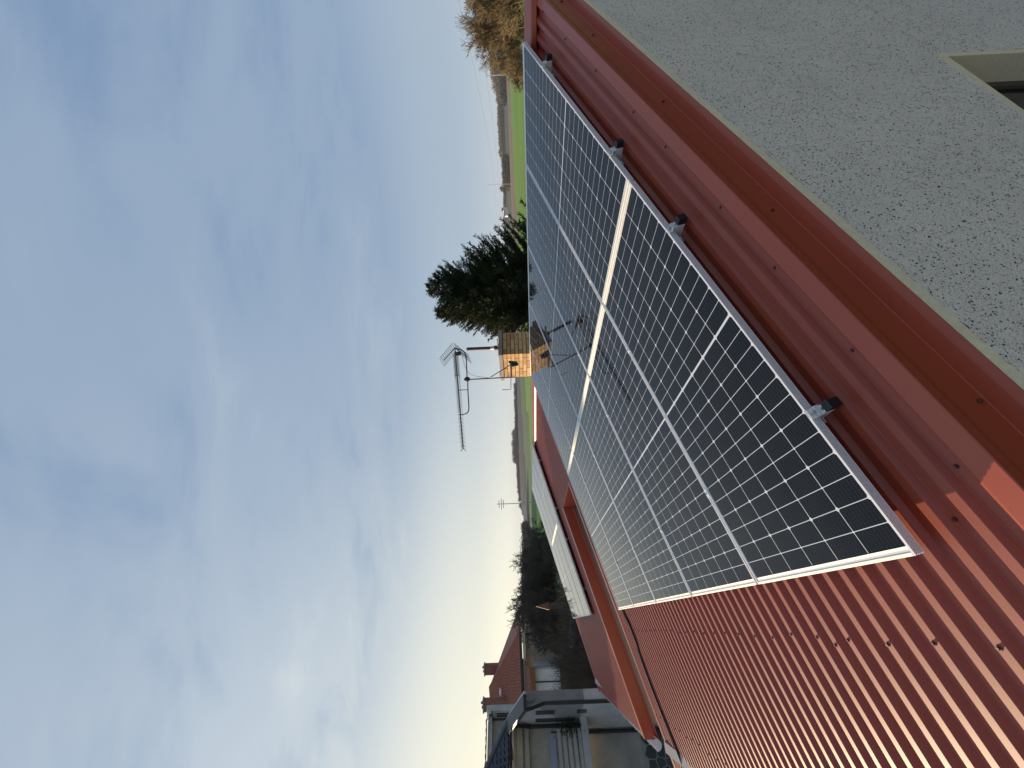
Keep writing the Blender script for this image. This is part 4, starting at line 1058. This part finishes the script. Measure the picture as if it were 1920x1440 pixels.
# stone plinth: irregular flags proud of their joints
pw_ = ctl - sdv * .05
hg.part('plinth_joint', MB().obox(lift(ctl + fd * 1.5 - sdv * .02, zpl / 2 - .001), fd * 1.5, sdv * .04, Z * zpl / 2), 'stone_joint')
cells_ = []
step = .34
pts2 = [(i_ * step + random.uniform(-.14, .14), j_ * step + random.uniform(-.14, .14)) for i_ in range(-2, 12) for j_ in range(-2, 13)]
for (cx, cy) in pts2:
    if not (0 < cx < 2.9 and 0 < cy < zpl): continue
    poly = [(cx - 1, cy - 1), (cx + 1, cy - 1), (cx + 1, cy + 1), (cx - 1, cy + 1)]
    for (ox, oy) in pts2:
        d2 = (ox - cx) ** 2 + (oy - cy) ** 2
        if d2 < 1e-9 or d2 > 2.2: continue
        L_ = math.sqrt(d2); nx_, ny_ = (ox - cx) / L_, (oy - cy) / L_; lim_ = L_ / 2 - .018
        out = []
        for i_ in range(len(poly)):
            a_, b__ = poly[i_], poly[(i_ + 1) % len(poly)]
            da = (a_[0] - cx) * nx_ + (a_[1] - cy) * ny_ - lim_; db = (b__[0] - cx) * nx_ + (b__[1] - cy) * ny_ - lim_
            if da <= 0: out.append(a_)
            if (da < 0) != (db < 0): u_ = da / (da - db); out.append((a_[0] + (b__[0] - a_[0]) * u_, a_[1] + (b__[1] - a_[1]) * u_))
        poly = out
        if len(poly) < 3: break
    if len(poly) < 3: continue
    poly = [(min(max(x, .01), 2.98), min(max(y, .0), zpl - .02)) for x, y in poly]
    n = len(poly); hh = random.uniform(.012, .028)
    A_ = [lift(ctl + fd * x - sdv * .06, y) for x, y in poly]; B_ = [lift(ctl + fd * (cx + (x - cx) * .95) - sdv * (.06 + hh), cy + (y - cy) * .95) for x, y in poly]
    hg.part('stone', MB().add(A_ + B_, [tuple(range(n, 2 * n))] + [(k, (k + 1) % n, (k + 1) % n + n, k + n) for k in range(n)]), 'stone')
# taller block behind
bk = at(950, 1346, 26.); bk[2] = 0
zT = zat(908, 1346, bk)
quadwall(hg, 'upper_block_wall', bk, bk + fd * 3.6, 5, zT - .25, 'render_grey', .3)
b2_ = yrow(bk, -sdv, 1331); quadwall(hg, 'upper_block_wall', b2_, bk, 5, zT - .25, 'render_blue', .3)
A_, B_ = yrow(bk, sdv, 1335.5), yrow(bk, sdv, 1342); z1_, z0_ = zat(931, 1340, A_), zat(956, 1340, A_)
hg.part('upper_window', MB().obox(lift((A_ + B_) / 2, (z0_ + z1_) / 2), (B_ - A_) / 2, fd * .03, Z * (z1_ - z0_) / 2), 'window_dark')
hg.part('upper_cornice', MB().obox(lift(bk + fd * 1.8 - sdv * .12, zT - .42), fd * 1.8, sdv * .18, Z * .13), 'render_blue')
hg.part('upper_cornice', MB().obox(lift((bk + b2_) / 2 + fd * .14, zT - .42), (b2_ - bk) / 2 * 1.05, fd * .16, Z * .13), 'render_blue')
pe = lift(bk - sdv * .5 + fd * .3, zT - .22)
tiled(hg, [pe, pe + fd * 4, pe + fd * 4 + sdv * 1 + Z * .06, pe + sdv * 1 + Z * .06], 'tile_red', 4, 10, 'upper_roof', wave=.05)
pv = lift(b2_ + fd * .3 - sdv * .2, zT - .28 - .35)
mb = MB(); a_ = pe - Z * .06; mb.hexa([a_, pv, pv - fd * .1, a_ - fd * .1, a_ + Z * .14, pv + Z * .14, pv + Z * .14 - fd * .1, a_ + Z * .14 - fd * .1]); hg.part('upper_verge', mb, 'tile_dark')
cyl(hg, 'downpipe', [lift(bk - sdv * .08 + fd * .1, zT - .4), lift(bk - sdv * .08 + fd * .1, 6)], .05, 'pipe_dark')

# ================================================================== GARDEN BETWEEN
def onrow(x, y, r): p = at(x, y, r); return lift(p, 0), p[2]
# brown twiggy thicket in front of the red-roofed house
for k, (y, d, H, sd_) in enumerate([(1212, 20, 5.6, 31), (1245, 20.5, 6.4, 32), (1275, 21, 6.6, 33), (1295, 19, 5.4, 34), (1228, 18, 5.0, 35), (1262, 18.5, 5.2, 36)]):
    g_, _ = onrow(1000, y, d)
    bare_tree(g_, H, ['leafless dark shrub at the right corner of the red roofed house', 'leafless shrub before the white bay, tallest of the thicket', 'leafless shrub before the left part of the white bay', 'leafless shrub beside the grey flank wall', 'low leafless shrub in front, right part of the thicket', 'low leafless shrub in front, left part of the thicket'][k], 'leafless shrubs in front of the red roofed house', m='bark', mt='twig_dark', depth=5, seed=sd_, spread=.62, twig_r=.010, n0=5, name='bare_shrub', cat='shrub')
for k, (y, d, w_, h_, m_, lab) in enumerate([(1258, 22, 6.5, 3.7, 'leaf_brown', 'dense brown leaved bush under the white bay'), (1208, 22, 5.0, 3.4, 'leaf_hedge', 'dark evergreen bush right of the brown bush'), (1292, 18.5, 3.6, 4.4, 'leaf_brown', 'low brown bush near the grey flank wall'),
        (1150, 24, 6, 3.2, 'leaf_hedge', 'dark hedge clump behind the pale end of the far panels'), (1180, 19, 4.0, 3.2, 'leaf_hedge', 'dark green shrub beside the corner of the far panels'), (1110, 34, 9, 4.4, 'leaf_far_dark', 'wide dark bush in the middle of the garden'), (1330, 12.8, 2.4, 3.0, 'leaf_hedge', 'small dark shrub at the low corner of the red wing')]):
    g_, _ = onrow(1000, y, d); bush(g_, w_, h_, lab, m_, 16000, .09, group=None)
# bare orchard trees
for k, (y, d, H, sd_, lab) in enumerate([(1082, 44, 9.2, 51, 'broad bare tree against the pale sky behind the garden fence'), (1052, 40, 5.6, 52, 'thin bare tree before the bright strip of grass'), (1115, 48, 8.7, 53, 'bare tree touching the left side of the broad one'), (1168, 60, 8.2, 54, 'small bushy bare tree beside the corner of the red roof'), (965, 60, 4.6, 55, 'small dark bare tree next to the utility pole'), (990, 55, 4.2, 56, 'small dark bare tree in the gap of the hill')]):
    bare_tree(gp(y, d), H, lab, 'bare trees behind the garden', m='bark', mt='twig_dark', depth=6, seed=sd_, spread=.8 if H > 8 else .5, twig_r=.036 if H > 8 else .022, n0=3 if H > 8 else 1)
# fence of the garden, a hut with a steep roof, low sheds
fa, fb = gp(1040, 37), gp(1180, 31)
fr = Root('garden_fence', 'long dark board fence across the shaded garden', 'fence', fa)
d_ = (fb - fa); Lf = np.linalg.norm(d_); d_ /= Lf; nf = cross(d_, Z)
nb_ = int(Lf / .16)
for k in range(nb_):
    h_ = 1.55 + random.uniform(-.04, .04); fr.part('board', MB().obox(fa + d_ * (k + .5) * .16 + Z * (h_ / 2 + .08), d_ * .07, nf * .012, Z * h_ / 2), 'timber')
for zz in (.5, 1.35): fr.part('fence_rail', MB().obox(fa + d_ * Lf / 2 + Z * zz + nf * .03, d_ * Lf / 2, nf * .02, Z * .04), 'timber')
g_, zt_ = onrow(1005, 1137, 27)
hu = Root('garden_hut', 'small hut with a steep pale gable roof standing in the dark garden', 'hut', g_)
zb2 = at(1029, 1137, 27)[2]; ex = nrm((.86, .5, 0)); ey = cross(Z, ex)
mb = MB(); a_ = lift(g_, zt_); W2 = .24
pts3 = [lift(g_ - ex * W2 - ey * .3, zb2), lift(g_ + ex * W2 - ey * .3, zb2), lift(g_ + ex * W2 + ey * .3, zb2), lift(g_ - ex * W2 + ey * .3, zb2), a_ - ey * .25, a_ + ey * .25]
mb.add(pts3, [(0, 1, 4), (1, 2, 5, 4), (2, 3, 5), (3, 0, 4, 5)]); hu.part('roof', mb, 'tile_orange')
hu.part('wall', MB().obox(lift(g_, zb2 / 2), ex * W2 * .8, ey * .2, Z * (zb2 / 2 - .02)), 'timber')
for k, (y, d, w_, h_, dp, lab) in enumerate([(1160, 29, 3.4, 4.6, 3., 'grey lean-to shed with a sloping roof beside the red roofed house'), (1095, 33, 4.5, 2.6, 2.5, 'long low dark shed behind the garden fence')]):
    g_, _ = onrow(1000, y, d); sh_ = Root('garden_shed', lab, 'shed', g_)
    ex = nrm((.9, .42, 0)); ey = cross(Z, ex)
    sh_.part('wall', MB().obox(g_ + Z * h_ * .42, ex * w_ / 2, ey * dp / 2, Z * h_ * .42), 'render_beige' if k == 0 else 'timber')
    mb = MB(); q = g_ + Z * h_ * .86; mb.hexa([q - ex * w_ * .55 - ey * dp * .6, q + ex * w_ * .55 - ey * dp * .6 - Z * .9 * (1 - k), q + ex * w_ * .55 + ey * dp * .6 - Z * .9 * (1 - k), q - ex * w_ * .55 + ey * dp * .6, q - ex * w_ * .55 - ey * dp * .6 + Z * .12, q + ex * w_ * .55 - ey * dp * .6 + Z * (.12 - .9 * (1 - k)), q + ex * w_ * .55 + ey * dp * .6 + Z * (.12 - .9 * (1 - k)), q - ex * w_ * .55 + ey * dp * .6 + Z * .12]); sh_.part('roof', mb, 'concrete')
# garden wall by the grey house and a few slabs lying about
wa, wb = yrow(cor, sdv, 1345), yrow(nea, -sdv, 1300)
gw = Root('garden_wall', 'low pale broken wall beside the flank of the grey house', 'wall', nea - fd * 1.2)
q = nea + fd * .2; gw.part('wall_body', MB().obox(q - sdv * 1.2 + Z * 1.2, sdv * 1.7, fd * .12, Z * 1.2), 'render_blue'); gw.part('coping', MB().obox(q - sdv * 1.2 + Z * 2.45, sdv * 1.8, fd * .17, Z * .05), 'timber')
pv_ = Root('paved_yard', 'grey concrete yard between the grey house and the red wing', 'yard', (-9, 8, 0))
pv_.part('slab', MB().obox((-9, 9.5, .02), (4.5, 0, 0), (0, 5.5, 0), (0, 0, .03)), 'concrete')

# ================================================================== smoke from the flue
def smoke():
    m = bpy.data.materials.new('smoke'); m.use_nodes = True; t = m.node_tree; t.nodes.clear()
    v = N(t, 'ShaderNodeVolumePrincipled'); v.inputs['Color'].default_value = (.9, .85, .8, 1)
    g = N(t, 'ShaderNodeTexCoord').outputs['Object']; n = N(t, 'ShaderNodeTexNoise'); n.inputs['Scale'].default_value = 5; n.inputs['Detail'].default_value = 4
    t.links.new(g, n.inputs[0]); ln = N(t, 'ShaderNodeVectorMath', operation='LENGTH'); t.links.new(g, ln.inputs[0])
    fall = math_(t, 'SUBTRACT', 1.0, ln.outputs['Value'], clamp=True)
    d = math_(t, 'MULTIPLY', math_(t, 'MULTIPLY', ramp(t, n.outputs[0], [(.35, 0.), (.7, 1.)]), fall), 4.0)
    t.links.new(d, v.inputs['Density']); o = N(t, 'ShaderNodeOutputMaterial'); t.links.new(v.outputs[0], o.inputs['Volume'])
    MATS['smoke'] = m
    mb = MB(); n_ = 12
    for i_ in range(7):
        a = math.pi * i_ / 6
        for k in range(n_): b__ = 2 * math.pi * k / n_; mb.v.append((math.sin(a) * math.cos(b__), math.sin(a) * math.sin(b__), math.cos(a)))
    mb.f = [(i_ * n_ + k, i_ * n_ + (k + 1) % n_, (i_ + 1) * n_ + (k + 1) % n_, (i_ + 1) * n_ + k) for i_ in range(6) for k in range(n_)]
    me = bpy.data.meshes.new('smoke_plume'); me.from_pydata(mb.v, [], mb.f); me.materials.append(m)
    o = bpy.data.objects.new('smoke_plume', me); C.objects.link(o); o['kind'] = 'stuff'
    a, b__ = f0 + Z * .6, at(842, 585, 7.8); ax = nrm(b__ - a); o.location = ((a + b__) / 2).tolist()
    q = Vector(ax.tolist()).to_track_quat('Z', 'Y'); o.rotation_euler = q.to_euler(); o.scale = (.19, .19, np.linalg.norm(b__ - a) * .62)
smoke()
# thin air over the land
hm = bpy.data.materials.new('haze'); hm.use_nodes = True; hm.node_tree.nodes.clear()
hv = N(hm.node_tree, 'ShaderNodeVolumePrincipled'); hv.inputs['Color'].default_value = (.86, .92, 1, 1); hv.inputs['Density'].default_value = .00011
ho = N(hm.node_tree, 'ShaderNodeOutputMaterial'); hm.node_tree.links.new(hv.outputs[0], ho.inputs['Volume']); MATS['haze'] = hm
zl = min(p[2] for col_ in grid for p in col_) - 1.0
hb_ = MB().box((-5200, -5200, zl), (5200, 5200, 62)); hb_me = mesh_of('haze', hb_, 'haze'); hb_o = bpy.data.objects.new('haze', hb_me); C.objects.link(hb_o); hb_o['kind'] = 'stuff'
print('haze bottom', zl, 'top', max((o.matrix_world @ Vector(c))[2] for o in sc.objects if o.type == 'MESH' for c in o.bound_box))
n_t = sum(len(o.data.polygons) for o in sc.objects if o.type == 'MESH'); print('objects', len(sc.objects), 'faces', n_t)
